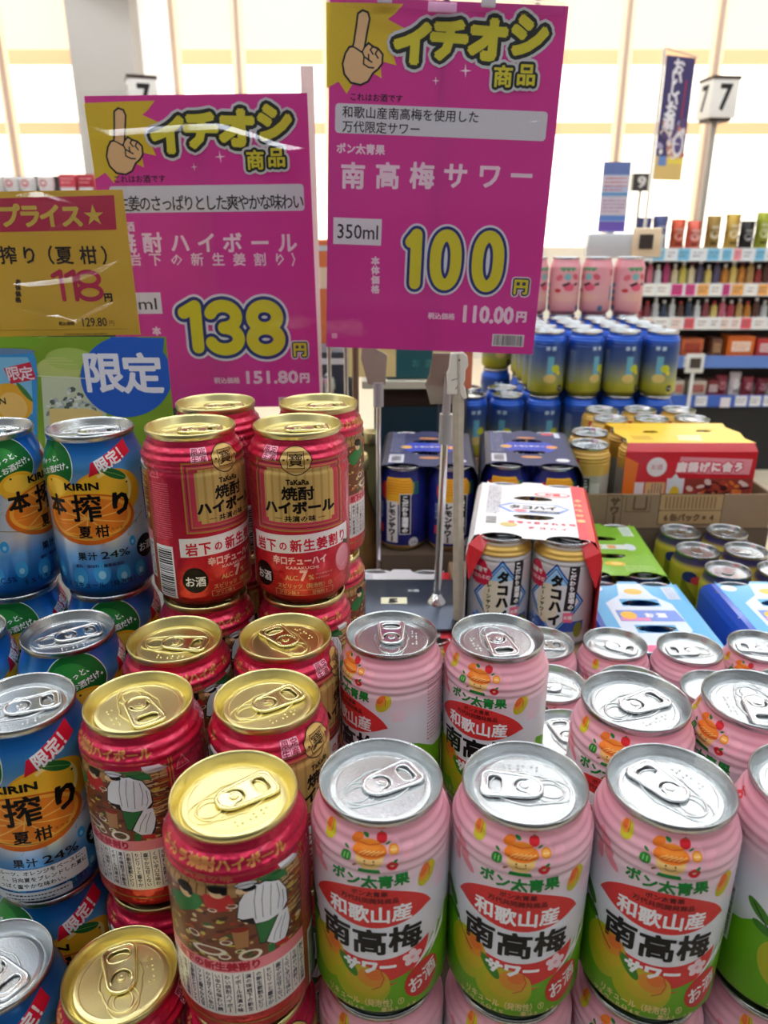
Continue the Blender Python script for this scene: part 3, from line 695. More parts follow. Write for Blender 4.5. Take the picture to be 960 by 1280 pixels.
    a.ell(88, 97, 17, 15, (24, 104, 44), 1.4, n=40); a.poly([(58, 91), (60, 99), (78, 108), (80, 100)], (214, 30, 58), 3)
    a.rect(42, 52, 54, 90, (30, 90, 180), 2.2); a.lines(43, 54, 53, 88, 16, (190, 210, 235), 3, 12)
    return a
def plain_sour_art():
    a = Art((.0, .35, .35)); BL = (38, 70, 160); SK = (120, 190, 235)
    d = lambda s: [(0, 97*1-0+ (s-1)*0) , (0, 0)]
    def dia(sx, sy, c, L): a.poly([(1, 54+43*sy), (1+31*sx, 56), (1, 54-40*sy), (1-31*sx, 56)], c, L)
    a.rect(-31, 4, -14, 34, (70, 110, 190), 1.4); a.rect(-14, 22, 34, 34, (54, 80, 160), 1.3)
    r = random.Random(4)
    for i in range(26): x, y = r.uniform(-31, -15), r.uniform(9, 33); a.poly([(x, y), (x+3, y+1), (x+2.4, y+3.4), (x-1, y+2.6)], r.choice([(110, 150, 215), (50, 84, 170), (150, 185, 230)]), 1.8)
    dia(1, 1, BL, 2); dia(.93, .93, SK, 2.3); dia(.87, .88, BL, 2.6); dia(.83, .84, (222, 224, 228), 2.9)
    a.poly([(1, 89), (13, 74), (-11, 74)], (150, 205, 240), 3.1)
    a.ell(-8, 52, 10, 22, (222, 214, 184), 3.2); a.ell(-3, 54, 9, 20, (228, 222, 200), 3.4)
    for i, (ch, y) in enumerate((('タ', 78), ('コ', 64), ('ハ', 50), ('イ', 35))): a.text(ch, 2.5, y, 13.5, K, 5, bold=.07, asp=.95, res=2)
    a.text('プレーンサワー', -11.5, 56, 5.2, K, 5, bold=.05, vert=True, pitch=6.2)
    a.poly([(14, 95), (25, 95), (22, 46), (11, 46)], (30, 30, 34), 4); a.text('こだわり酒場の', 18, 70.6, 6.4, W, 5, bold=.05, vert=True, pitch=6.6)
    a.rect(11, 33, 21, 44, (232, 110, 140), 4.4); a.text('お酒', 16, 38.5, 4.4, W, 5.2, bold=.03)
    RD = (205, 30, 66)
    for (x, y, rr) in ((-23, 86, 9), (-29, 80, 7), (-17, 80, 8), (-25, 75, 8), (-18, 73, 6), (-30, 74, 5)): a.ell(x, y, rr, rr, RD, 3.6, n=20)
    a.text('酒場で', -23, 84, 6, W, 5, bold=.05); a.text('愛される味', -23, 76, 5.2, (244, 190, 200), 5, bold=.05)
    a.ell(28, 24, 5, 9, (120, 120, 40), 4); a.fit('SUNTORY', -6, 9, 22, 13, (60, 130, 190), 4, bold=.3)
    a.lines(-60, 20, -42, 92, 30, (90, 96, 110), 3, 6); a.barcode(56, 20, 72, 56, True, 4, 7)
    return a
def lemon_sour_art():
    a = Art((.05, .32, .4)); 
    a.poly([(-20, 104), (14, 104), (19, 96), (18, 84), (12, 76), (8, 68), (-20, 68)], (240, 180, 40), 2)
    for i in range(6):
        a.stroke([(-18, 100-i*3.6), (-8, 101-i*3.6), (4, 99.6-i*3.6), (15, 100-i*3.6)], .9, (226, 110, 36), 2.6)
        a.stroke([(16, 98-i*3), (26, 98-i*3)], 1.2, (50, 140, 60), 2.4)
    a.ell(-23, 86, 5, 12, (214, 50, 60), 1.6)
    a.rect(-19, 14, -3, 72, (228, 226, 222), 3); a.text('レモンサワー', -11, 43, 9.6, K, 4, bold=.07, vert=True, pitch=9.4, asp=1.1)
    a.rect(-1, 26, 14.6, 83, (226, 224, 218), 3); a.rect(0, 27, 13.6, 82, (20, 18, 22), 3.5); a.text('こだわり酒場の', 6.8, 54.5, 7.6, W, 4.4, bold=.06, vert=True, pitch=7.5, asp=1.15)
    a.ell(19, 14, 7, 7, (216, 216, 220), 3.2); a.text('お酒', 19, 14, 4, (40, 50, 110), 4)
    a.poly([(-60, 1), (60, 1), (60, 9), (-60, 9)], (196, 160, 96), 3)
    a.fit('SUNTORY', -16, 3.6, 6, 7.6, (110, 80, 40), 4, bold=.2)
    a.text('居酒屋の味', -28, 58, 4.6, (150, 160, 200), 3, bold=.03, vert=True); a.rect(-31, 26, -25, 38, (204, 60, 70), 3)
    return a
def citrus_art():
    a = Art((.1, .4, .3))
    a.text('檸檬', 3, 88, 8, (190, 214, 236), 3, bold=.03, pitch=11)
    a.rect(-2, 34, 10, 74, (110, 180, 205), 2); a.ell(14, 52, 8, 7, (206, 212, 60), 3); a.ell(4, 34, 12, 8, (220, 196, 120), 2.6); a.ell(20, 44, 4, 4, (232, 214, 70), 3.4)
    a.ell(26, 16, 6, 6, (20, 24, 40), 4); a.text('お酒', 26, 16, 4.6, W, 5); a.lines(-50, 24, -36, 84, 20, (170, 190, 220), 3, 4)
    return a
def peach_art():
    a = Art((.0, .45, .3))
    a.rect(-17, 92, 17, 97, (110, 170, 130), 2); 
    for i in range(3): a.ell(-10+i*10, 93, 3.4, 4, (96, 160, 110), 2.4)
    a.ell(-18, 76, 8, 6, (226, 110, 120), 2, rot=.5); a.ell(18, 78, 8, 6, (222, 100, 112), 2, rot=-.5); a.ell(0, 78, 8, 7, (140, 190, 190), 2.4)
    a.poly([(-12, 62), (4, 68), (6, 64), (-8, 58)], (60, 34, 36), 3); a.poly([(14, 64), (24, 67), (24, 62), (16, 60)], (60, 34, 36), 3)
    a.ell(4, 57, 12, 8, (236, 100, 126), 2.8); a.ell(-20, 50, 7, 4, (206, 60, 60), 2.4); a.ell(0, 36, 26, 8, (240, 186, 168), 1.6)
    a.ell(30, 14, 6, 6, (90, 130, 160), 3); a.ell(-46, 14, 6, 6, (90, 130, 160), 3)
    for i in range(3): a.rect(-56, 28+i*14, -44, 37+i*14, (110, 140, 180), 3)
    a.rect(52, 30, 60, 60, (110, 140, 180), 3); a.rect(48, 80, 66, 92, (220, 110, 126), 2)
    return a
def gold_art():
    a = Art((.0, .4, .35))
    a.rect(-13, 2, 0, 72, (40, 38, 42), 3); a.text('こだわり酒場の', -6.5, 40, 7.4, (220, 220, 220), 4, bold=.06, vert=True, pitch=8.6, asp=1.2)
    a.rect(2, 6, 16, 64, (196, 192, 182), 3); a.rect(-26, 80, -18, 100, (196, 50, 60), 2)
    return a
def yellow_art():
    a = Art((.0, .4, .35)); a.poly([(-40, 88), (-20, 60), (0, 40), (10, 6), (-40, 6)], (120, 120, 30), 2); a.poly([(20, 92), (40, 70), (44, 40), (26, 60)], (214, 80, 50), 2)
    a.ell(-30, 88, 10, 8, (40, 50, 110), 2.4); a.ell(-20, 84, 8, 6, (210, 60, 70), 2.6)
    return a
PROTO = {
 'plum': make_can(ramp_mat('plum_can_print', [(0, (104, 168, 26)), (.3, (104, 168, 26)), (.31, (222, 222, 228)), (.62, (220, 222, 230)), (.76, (226, 198, 208)), (.88, (226, 166, 180)), (1, (222, 146, 160))], metal=.0, rough=.35), 'plum', False, plum_art()),
 'red': make_can(ramp_mat('red_can_print', [(0, (196, 30, 40)), (.12, (222, 60, 50)), (.3, (206, 30, 54)), (.6, (192, 26, 62)), (1, (200, 36, 76))], metal=.6, rough=.3, dimple=.5), 'ribbed', True, red_art()),
 'citrus': make_can(ramp_mat('blue_can_print', [(0, (16, 70, 150)), (.18, (28, 120, 200)), (.3, (96, 160, 216)), (.4, (206, 212, 220)), (.62, (196, 208, 222)), (.8, (90, 160, 216)), (.9, (24, 110, 190)), (1, (20, 90, 170))], metal=.55, rough=.28), 'smooth', False, kirin_art()),
 'blue': make_can(ramp_mat('blue_yellow_print', [(0, (180, 176, 40)), (.18, (186, 184, 60)), (.34, (150, 160, 130)), (.55, (80, 104, 150)), (.8, (40, 74, 150)), (.86, (20, 90, 200)), (1, (20, 80, 190))], metal=.35, rough=.35), 'ribbed', False, citrus_art(), 48, False),
 'peach': make_can(ramp_mat('peach_print', [(0, (226, 140, 152)), (.3, (238, 176, 172)), (.6, (238, 168, 174)), (1, (232, 150, 160))], metal=.0, rough=.4), 'smooth', False, peach_art(), 48, False),
 'goldlabel': make_can(ramp_mat('gold_print', [(0, (150, 146, 136)), (.62, (170, 166, 156)), (.66, (206, 164, 70)), (1, (212, 170, 80))], metal=.2, rough=.35), 'ribbed', False, gold_art(), 48, False),
 'yellow': make_can(ramp_mat('yellow_print', [(0, (150, 150, 30)), (.5, (184, 172, 40)), (.85, (196, 176, 60)), (.9, (60, 50, 90)), (1, (60, 60, 100))], metal=.2, rough=.35), 'smooth', False, yellow_art(), 48, False),
 'plain': make_can(ramp_mat('plain_print', [(0, (160, 168, 184)), (.6, (206, 208, 212)), (.84, (212, 214, 216)), (.86, (200, 160, 70)), (.93, (216, 176, 84)), (.95, (214, 214, 214)), (1, (214, 214, 214))], metal=.25, rough=.32), 'ribbed', False, plain_sour_art(), 64, False),
 'lemon': make_can(ramp_mat('navy_print', [(0, (190, 150, 90)), (.08, (190, 150, 90)), (.09, (28, 36, 120)), (.8, (30, 40, 130)), (1, (24, 30, 96))], metal=.25, rough=.32), 'smooth', False, lemon_sour_art(), 64, False),
}
# ---------------------------------------------------------------- where things stand (metres; camera at the origin, +Y away, horizon at z = 0)
CT, ST = math.cos(TILT), math.sin(TILT)
def onY(px, py, Y):
    v = (640-py)/F; d = Y/(CT+ST*v); return ((px-480)/F*d, Y, d*(v*CT-ST))
def onZ(px, py, z):
    v = (640-py)/F; d = z/(v*CT-ST); return ((px-480)/F*d, d*(CT+ST*v), z)
FLOOR = -1.45
# ---------------------------------------------------------------- room
def struct(o): o['kind'] = 'structure'; return o
CREAM = mat('floor_tile', (214, 200, 176), rough=.35, noise=.04, bscale=6)
JOINT = mat('floor_joint', (186, 172, 150), rough=.6)
fl = struct(box('floor', -8, -4, FLOOR-.1, 9, 9.2, FLOOR-.004, JOINT))
tm_ = None
for i in range(7):
    for j in range(9):
        x, y = 0+i*.45, 1.0+j*.45
        if tm_ is None:
            V, Fc = box_geo(-.222, -.222, -.004, .222, .222, 0); tm_ = mesh('floor_tile', V, Fc, CREAM)
        obj('floor_tile', tm_, fl, (x, y, FLOOR))
box('tile_field', -8, -4, FLOOR-.004, -.23, 9.2, FLOOR-.0008, CREAM, fl); box('tile_field', 2.93, -4, FLOOR-.004, 9, 9.2, FLOOR-.0008, CREAM, fl)
box('tile_field', -.23, -4, FLOOR-.004, 2.93, .77, FLOOR-.0008, CREAM, fl); box('tile_field', -.23, 4.83, FLOOR-.004, 2.93, 9.2, FLOOR-.0008, CREAM, fl)
WALLM = mat('wall_paint', (232, 226, 216), rough=.7)
CEILM = mat('ceiling_panel', (224, 222, 216), rough=.8)
CZ = 3.0
struct(box('ceiling', -8, -4, CZ, 9, 9.2, CZ+.1, CEILM))
struct(box('wall_left', -8.1, -4, FLOOR, -8, 9.2, CZ, WALLM))
struct(box('wall_right', 9, -4, FLOOR, 9.1, 9.2, CZ, WALLM))
back = struct(box('wall_back', -8, 9.1, FLOOR, 9, 9.3, -.2, WALLM))
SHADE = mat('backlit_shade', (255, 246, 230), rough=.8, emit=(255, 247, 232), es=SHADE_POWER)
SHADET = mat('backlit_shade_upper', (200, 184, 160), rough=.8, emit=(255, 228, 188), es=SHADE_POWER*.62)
BARM = mat('shade_frame_glow', (220, 176, 130), rough=.7, emit=(255, 200, 150), es=.55)  # glow put into bars and mullions for daylight coming through the fabric
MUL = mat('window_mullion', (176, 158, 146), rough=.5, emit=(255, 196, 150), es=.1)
xs = [-6.6, -5.3, -3.95, -3.08, None, -2.16, -1.5, -.56, .5, 1.55, 2.49, 3.43, 4.4, 5.4, 6.6]
wn = 0
for i in range(len(xs)-1):
    if xs[i] is None or xs[i+1] is None: continue
    x0, x1 = xs[i], xs[i+1]; wn += 1
    wroot = obj('window_%d' % wn, None, None, ((x0+x1)/2, 9.0, 0)); struct(wroot)
    h = (x1-x0)/2
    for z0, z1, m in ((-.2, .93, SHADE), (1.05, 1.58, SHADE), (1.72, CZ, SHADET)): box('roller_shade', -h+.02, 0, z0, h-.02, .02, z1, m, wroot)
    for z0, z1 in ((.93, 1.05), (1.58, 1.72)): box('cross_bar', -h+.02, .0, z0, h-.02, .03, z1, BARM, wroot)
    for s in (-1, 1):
        box('shade_edge', s*h-(.07 if s > 0 else -.02), -.004, -.2, s*h+(-.02 if s > 0 else .07), 0, CZ, mat('shade_overlap_glow', (226, 200, 170), rough=.7, emit=(255, 222, 184), es=.72), wroot)  # warm daylight beside the mullion, put in as emission
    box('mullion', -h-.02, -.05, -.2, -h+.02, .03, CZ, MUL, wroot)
GREYP = mat('pillar_paint', (176, 172, 168), rough=.7)
p = struct(box('trim_1', -3.06, 8.5, FLOOR, -2.44, 9.1, CZ, GREYP)); 
p = struct(box('trim_2', -2.44, 8.8, FLOOR, -2.18, 9.1, CZ, mat('reveal_painted_glow', (250, 246, 240), rough=.6, emit=(255, 250, 244), es=.35)))  # brightness put in as emission; the reveal is no lamp
# sloping soffit beside the pillar
V = [(-2.95, 8.3, 2.35), (-2.3, 8.3, 2.05), (-2.3, 8.3, 2.95), (-2.95, 8.3, 2.95), (-2.95, 8.5, 2.35), (-2.3, 8.5, 2.05), (-2.3, 8.5, 2.95), (-2.95, 8.5, 2.95)]
struct(obj('trim_3', mesh('trim_3', V, [(0, 1, 2, 3), (7, 6, 5, 4), (4, 5, 1, 0), (5, 6, 2, 1), (6, 7, 3, 2), (7, 4, 0, 3)], mat('soffit_paint', (206, 196, 190), rough=.7))))

# ceiling lights: rows of twin tubes
TUBE = mat('lit_tube', (255, 255, 255), emit=(240, 247, 255), es=TUBE_POWER)
LF = mat('light_fixture', (235, 235, 235), rough=.5)
lf = None
for j, y in enumerate((-2.2, -.2, 1.8, 3.8, 5.8, 7.8)):
    for i, x in enumerate((-5, -2.5, 0, 2.5, 5)):
        o = thing('ceiling_light', 'long lit ceiling light, first one of the row behind the camera', 'ceiling light', (x, y, CZ-.12), 0, 'ceiling lights in rows') if lf is None else None
        if lf is None:
            box('housing', -1.24, -.12, .06, 1.24, .12, .12, LF, o)
            box('diffuser', -1.2, -.085, .035, 1.2, .085, .059, TUBE, o, bevel=.006)
            lf = o
        else:
            o = copy_tree(lf); o.location = (x, y, CZ-.12)
        o['label'] = 'long lit ceiling light, %s row counted from behind the camera, %s from the left' % (('first', 'second', 'third', 'fourth', 'fifth', 'sixth')[j], ('first', 'second', 'third', 'fourth', 'fifth')[i])

# unseen rack added behind the viewpoint to shade the front cans
SD = mat('light_block_rack', (66, 62, 62), rough=.6)
g = thing('shelf_rack', 'unseen dark shelf rack added behind the viewpoint to shade the front cans', 'shelf', (0, -1.25, FLOOR))
box('rack_body', -3, -.5, 0, 3, -.02, 1.5, SD, g)
for z in (.3, .6, .9, 1.2): box('shelf_board', -3, -.02, z, 3, .22, z+.03, mat('light_block_shelf', (120, 118, 116), rough=.5), g)

# ---------------------------------------------------------------- display table
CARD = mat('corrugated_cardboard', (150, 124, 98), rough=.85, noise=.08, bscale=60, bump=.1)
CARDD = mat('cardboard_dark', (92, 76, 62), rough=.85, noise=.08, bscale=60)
TT = -.53
t = thing('display_table', 'low dark sales table carrying the stacks of canned drinks', 'table', (.0, .9, FLOOR))
TM = mat('table_top_laminate', (70, 68, 68), rough=.4); TL = mat('table_skirt', (60, 58, 60), rough=.6)
box('table_top', -.72, -.75, TT-FLOOR-.03, .62, .98, TT-FLOOR, TM, t, bevel=.004)
for s in ((-.68, -.71), (.58, -.71), (-.68, .94), (.58, .94)): box('leg', s[0]-.02, s[1]-.02, 0, s[0]+.02, s[1]+.02, TT-FLOOR-.03, TL, t)
box('skirt_panel', -.7, -.73, .25, .6, -.71, TT-FLOOR-.03, TL, t)
box('skirt_panel', .6, -.7, .1, .612, .93, TT-FLOOR-.03, TL, t)
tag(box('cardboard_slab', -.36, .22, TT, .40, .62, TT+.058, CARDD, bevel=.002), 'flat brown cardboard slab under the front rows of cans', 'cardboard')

# ---------------------------------------------------------------- front cans
L0, LM, L1 = -.2345, -.2345-CH, -.2345+CH
K0, KM, K1 = -.239, -.239-.1145, -.239+.1145      # the blue cans nest a little deeper
GP, GR, GB = 'pink and white plum sour cans stacked at the front', 'crimson highball cans with gold lids', 'blue citrus cans with silver lids'
PL = 'plum can, '
pl = [
 (-.001, .283, L0, face(-.001, .283, -9), 31, 'front row, beside the crimson can with bright gold lid, tab pointing right'),
 (.0635, .281, L0, face(.0635, .281, 2), 171, 'middle of the three whole cans in the front row, tab pointing left'),
 (.130, .281, L0, face(.130, .281, 9), 122, 'front row with its tab pointing up and left, cut-off can to its right'),
 (.1965, .283, L0, face(.1965, .283, 48), 60, 'cut off by the right picture edge in the front row'),
 (.134, .343, L0, face(.134, .343, -14), 25, 'second row behind the front row, whole lid with tab pointing right'),
 (.200, .343, L0, face(.200, .343, -42), -95, 'second row, cut off by the right edge, tab pointing to the viewer'),
 (.004, .416, L0, face(.004, .416, -56), 90, 'standing tall before the steel base plate, showing its pale side'),
 (.070, .413, L0, face(.070, .413, -18), -80, 'standing tall in front of the whitewashed wooden stick'),
]
FRONT = [('plum', x, y, z, rz, tab, PL+l, GP) for (x, y, z, rz, tab, l) in pl]
lo = [
 (-.001, .283, 0, 10, 'in the lower layer under the front can next to the crimson cans'), (.0635, .281, 5, 40, 'in the lower layer under the middle front can'),
 (.130, .281, -14, 80, 'in the lower layer under the front can with the up-left tab'), (.1965, .283, 30, 0, 'in the lower layer at the bottom right corner'),
 (.137, .478, 0, 100, 'lower layer, small sliver of lid between two taller cans, tab upright'), (.139, .542, 0, 150, 'lower layer, half lid with round tab right of the stick can'),
 (.272, .535, 0, 60, 'lower layer, lid peeping between the two second-row cans'), (.144, .602, 0, 0, 'lower layer, mostly hidden lid right behind the stick can'),
 (.210, .600, 10, -27, 'lower layer far row, below the white four-can carton, tab pointing down right'), (.2745, .593, 150, 178, 'lower layer far row, middle, in front of the sky-blue carton, tab pointing left'),
 (.340, .600, -20, 165, 'lower layer far row, at the right edge below the second sky-blue carton'), (.337, .535, 15, 30, 'lower layer, dark sliver of lid at the right edge behind the second row'),
 (.004, .416, 20, 0, 'in the lower layer, hidden under the tall can before the base plate'), (.070, .413, 20, 0, 'in the lower layer, hidden under the tall can before the stick'),
 (.134, .343, 20, 0, 'in the lower layer, hidden under the second-row can'), (.200, .343, 20, 0, 'in the lower layer, hidden under the second-row can at the right edge'),
 (.205, .478, 20, 30, 'lower layer, hidden behind the whole second-row can'), (.206, .54, 20, 30, 'lower layer, one column left of the lid peeping between second-row cans')]
FRONT += [('plum', x, y, LM, face(x, y, phi), tab, PL+l, GP) for (x, y, phi, tab, l) in lo]
RL = 'crimson can, gold lid, '
rd = [
 (-.067, .274, L0, face(-.067, .274, 157), 36, 'nearest one, its painted tavern scene facing the viewer'),
 (-.1305, .343, L0, face(-.1305, .343, 122), -55, 'second row, tavern scene at its left, tab pointing down right'),
 (-.0625, .346, L0, face(-.0625, .346, 54), 38, 'second row, round crest on its right flank'),
 (-.060, .415, L0, face(-.060, .415, 78), 130, 'third row, tab pointing away, next to the plum can'),
 (-.128, .409, L0, face(-.128, .409, 186), -5, 'third row, gold lettering along its shoulder, beside a blue can'),
 (-.124, .472, L1, face(-.124, .472, 41), 10, 'top layer left, barcode and black disc facing the viewer'),
 (-.056, .476, L1, face(-.056, .476, 0), 12, 'top layer right, gold panel and round crest facing the viewer'),
 (-.122, .543, L1, face(-.122, .543, 120), 15, 'top layer, behind the one with the barcode'),
 (-.0475, .543, L1, face(-.0475, .543, -100), 10, 'top layer, behind the one with the gold panel'),
 (-.124, .472, L0, face(-.124, .472, 186), 0, 'carrying the top-layer can with the barcode'),
 (-.056, .476, L0, face(-.056, .476, 170), 0, 'carrying the top-layer can with the gold panel'),
 (-.0475, .543, L0, face(-.0475, .543, -100), 0, 'deep one under the rear right top-layer can'),
 (-.122, .543, L0, face(-.122, .543, 0), 0, 'hidden under the rear left top-layer can'),
 (-.133, .281, LM, face(-.133, .281, 100), 112, 'lower layer at the bottom edge, lid seen whole, tab pointing away'),
 (-.067, .274, LM, face(-.067, .274, 40), 0, 'lower layer, crest in shadow under the nearest can'),
 (-.1305, .343, LM, face(-.1305, .343, 55), 0, 'lower layer, under the can with the down-right tab'),
 (-.0625, .346, LM, face(-.0625, .346, 170), 0, 'lower layer, hidden under the can with the crest on its flank'),
 (-.060, .415, LM, 0, 0, 'lower layer, hidden under the third-row can with pinkish lid'),
 (-.128, .409, LM, 0, 0, 'lower layer, hidden under the third-row can with shoulder lettering'),
 (-.124, .472, LM, 0, 0, 'lowest one of the left three-high column'), (-.056, .476, LM, 0, 0, 'lowest one of the right three-high column'),
 (-.0475, .543, LM, 0, 0, 'lowest one of the rear right column'), (-.122, .543, LM, 0, 0, 'lowest one of the rear left column')]
FRONT += [('red', x, y, z, rz, tab, RL+l, GR) for (x, y, z, rz, tab, l) in rd]
BLb = 'blue citrus can, '
kb = [
 (-.198, .499, K1, face(-.198, .499, -14), 18, 'top layer, orange fruit print facing the viewer'),
 (-.266, .497, K1, face(-.266, .497, 58), 10, 'top layer, cut off at the left edge'),
 (-.201, .426, K0, face(-.201, .426, 46), 30, 'third row, green badge under its rim'),
 (-.197, .349, K0, face(-.197, .349, -14), 25, 'second row, half in view at the left edge with its fruit print'),
 (-.2, .284, KM, face(-.2, .284, -20), -35, 'lower layer in the bottom left corner'),
 (-.270, .424, K0, face(-.270, .424, 40), 0, 'only its lid edge in view, above the half-seen can'),
 (-.198, .499, K0, face(-.198, .499, 40), 0, 'under the top-layer can with the fruit print'),
 (-.266, .497, K0, face(-.266, .497, 30), 0, 'under the top-layer can at the left edge'),
 (-.197, .349, KM, face(-.197, .349, -14), 0, 'lower layer, red tag showing under the half-seen can'),
 (-.201, .426, KM, 0, 0, 'lower layer, hidden under the can with the green badge'), (-.270, .424, KM, 0, 0, 'lower layer, out of view at the left'),
 (-.198, .499, KM, 0, 0, 'lowest one of the column with the fruit print'), (-.266, .497, KM, 0, 0, 'lowest one of the column at the left edge')]
FRONT += [('citrus', x, y, z, rz, tab, BLb+l, GB) for (x, y, z, rz, tab, l) in kb]
cl_ = []                     # settle the stacks so that neighbouring cans just touch
for f in FRONT:
    for c in cl_:
        if math.hypot(f[1]-c[0], f[2]-c[1]) < .014: c[2].append(f); break
    else: cl_.append([f[1], f[2], [f]])
for it in range(200):
    for i, a_ in enumerate(cl_):
        for b_ in cl_[i+1:]:
            dx, dy = b_[0]-a_[0], b_[1]-a_[1]; d = math.hypot(dx, dy)
            if d < .0656: q = (.0656-d)/2/d*.8; a_[0] -= dx*q; a_[1] -= dy*q; b_[0] += dx*q; b_[1] += dy*q
for c in cl_:
    for f in c[2]: place(f[0], c[0], c[1], *f[3:])

# the half-seen blue can carries an extra white text panel
k2 = [o for o in bpy.data.objects if o.get('label', '').startswith('blue citrus can, second row')][0]
a = Art((.1, .35, .05)); a.poly(rrect(-30, 17, 27, 31.5, 1.5), (226, 230, 232), 8)
for i, t_ in enumerate(('フルーツ、オレンジをベースに、', 'く、日向夏をブレンドした夏に', 'っぱく爽やかな味わい。')): a.text(t_, 25 if i < 2 else 14, 29-i*4.4, 3.3, K, 9, bold=.02, al='R', pitch=3.4)
a.poly(rrect(-30, 8.5, 16, 15.5, 1.2), (206, 214, 220), 8)
a.lines(-20, 9.5, 14, 14.5, 2, (40, 44, 60), 9, 4)
a.wrap('text_panel', can_profile('smooth'), k2)

# ---------------------------------------------------------------- cartons of cans
def pack_can(kind, parent, x, y, z, rz, art=True):
    pr = PROTO[kind]
    body = [c for c in pr.children if c.name.startswith('can_body')][0]
    b = obj('can', body.data, parent, (x, y, z), (0, 0, math.radians(rz)))
    for c in pr.children:
        if c.name.startswith('lid'):
            l = obj('lid', c.data, b)
            for d in c.children: obj('pull_tab', d.data, b)
        if art and c.name.startswith('label_print'): obj('label_print', c.data, b)
    return b
def sheet(name, pts, faces, m, parent, th=.0006):
    o = obj(name, mesh(name, pts, faces, m), parent)
    md = o.modifiers.new('t', 'SOLIDIFY'); md.thickness = th; md.offset = 1
    return o
PZ = CH+.0015
def carton(label, loc, yaw, kind, top_m, side_l, side_r, art_fn, rots=(0, 0), corner=None, group=None, backside=False):
    """sleeve round two cans by three: open at both ends, two hand holes in the top"""
    r = thing('drink_carton', label, 'multipack', loc, math.radians(yaw), group)
    for i in range(2):
        for j in range(3):
            pack_can(kind, r, (i-.5)*.0655, .033+j*.0655, 0, rots[i] if j == 0 else 0, art=(j == 0 or kind == 'plain' and False))
    hw = .054; y0, y1 = .014, .196-.014
    out = [(-hw, y0), (-.047, y0)]
    def arcs(yb, s):
        o = []
        for c in (-.0327, .0327):
            for k in range(9): a = PI*(1-k/8); o.append((c+.0215*math.cos(a), yb+s*.013*math.sin(a)))
        return o
    out = [(-hw, y0+.001)]+arcs(y0-.006, 1)+[(hw, y0+.001), (hw, y1-.001)]+[p for p in reversed(arcs(y1+.006, -1))]+[(-hw, y1-.001)]
    def lens(cy, s): return [(.022*math.cos(a), cy+(.0105*math.sin(a) if math.sin(a)*s > 0 else .005*math.sin(a))) for a in [2*PI*k/20 for k in range(20)]]
    top = shape2d('carton_top', [out, lens(.098+.030, 1), lens(.098-.026, -1)], .0006, 0, top_m, r, z=PZ)
    W2 = .0668
    for s, m in ((-1, side_l), (1, side_r)):
        prof = [(hw, PZ), (hw+.006, PZ-.001), (W2-.002, PZ-.008), (W2, PZ-.016), (W2, .03), (W2, .004)]
        ye = [0, .002, .004, .0, 0, .004]
        V = []; Fc = []
        for k, (x, z) in enumerate(prof):
            e0 = [.015, .012, .004, 0, 0, .01][k]
            V += [(s*x, e0, z), (s*x, .196-e0, z)]
        for k in range(len(prof)-1): Fc.append((2*k, 2*k+1, 2*k+3, 2*k+2) if s > 0 else (2*k, 2*k+2, 2*k+3, 2*k+1))
        sheet('carton_side', V, Fc, m, r)
        if corner:
            for ye, q in ((.0, 1), (.196, -1)):
                V = [(s*hw, ye+q*.015, PZ), (s*(W2-.002), ye+q*.004, PZ-.008), (s*W2, ye, PZ-.02), (s*(W2-.004), ye-q*.001, PZ-.045), (s*.05, ye+q*.004, PZ-.016), (s*.045, ye+q*.012, PZ-.004)]
                sheet('corner_fold', V, [(0, 1, 4, 5), (1, 2, 3, 4)], corner, r, .0005)
    a = Art((0, .4, .2)); art_fn(a)
    a.flat('label_print', r, delta=.00012, scale=.001, frame=lambda u, v, h: (u, v, PZ+.0003+h))
    return r
WH = mat('carton_white', (232, 230, 234), rough=.4, coat=.2); RDm = mat('carton_red', (214, 30, 44), rough=.35, coat=.3)
NV = mat('carton_navy', (20, 26, 84), rough=.5, coat=0); NVS = mat('carton_navy_side', (22, 24, 50), rough=.5, coat=0)
LGm = mat('carton_lime', (130, 186, 50), rough=.35, coat=.3); SKm = mat('carton_sky', (70, 170, 226), rough=.35, coat=.3); BLm = mat('carton_blue_side', (40, 80, 190), rough=.35, coat=.3)
def keep(fn):  # keep print off the hand holes and notches
    return fn
def white_art(a):
    a.rect(44, 14, 54, 182, (222, 70, 84), 1); a.text('今だけお得', 49, 98, 9, (246, 190, 130), 2, bold=.05, rot=-PI/2, pitch=16)
    for (x, y) in ((-24, 98), (24, 98)): pass
    a.poly([(-40, 99), (-26, 112), (26, 112), (40, 99), (26, 82), (-26, 82)], (130, 160, 220), 1); a.poly([(-36, 99), (-20, 110), (22, 110), (36, 99), (22, 84), (-22, 84)], (222, 222, 232), 1.5)
    a.text('タコハイ', 0, 99, 12, K, 3, bold=.06, asp=1.1); a.rect(-4, 84, 28, 89.5, (70, 74, 90), 2); a.text('こだわり酒場の', 12, 86.8, 4, W, 3)
    a.ell(-14, 88, 7, 4, (238, 130, 140), 2.4)
    a.ell(22, 146, 20, 9, (222, 60, 76), 1); a.ell(22, 146, 18, 7.6, (238, 226, 230), 1.5); a.text('お酒', 22, 146, 9, (222, 60, 76), 2, bold=.05)
    a.text('酒場で愛される味', 8, 52, 7, (222, 100, 120), 2, bold=.05, pitch=9); a.text('タコハイ', 14, 38, 7, (222, 100, 120), 2, bold=.05, pitch=11)
    a.ell(-26, 44, 9, 6, (212, 190, 120), 2)
    a.barcode(-51, 44, -38, 66, horiz=True, L=2, seed=5, dark=(110, 110, 120)); a.lines(-51, 74, -36, 172, 22, (150, 156, 176), 2, 4)
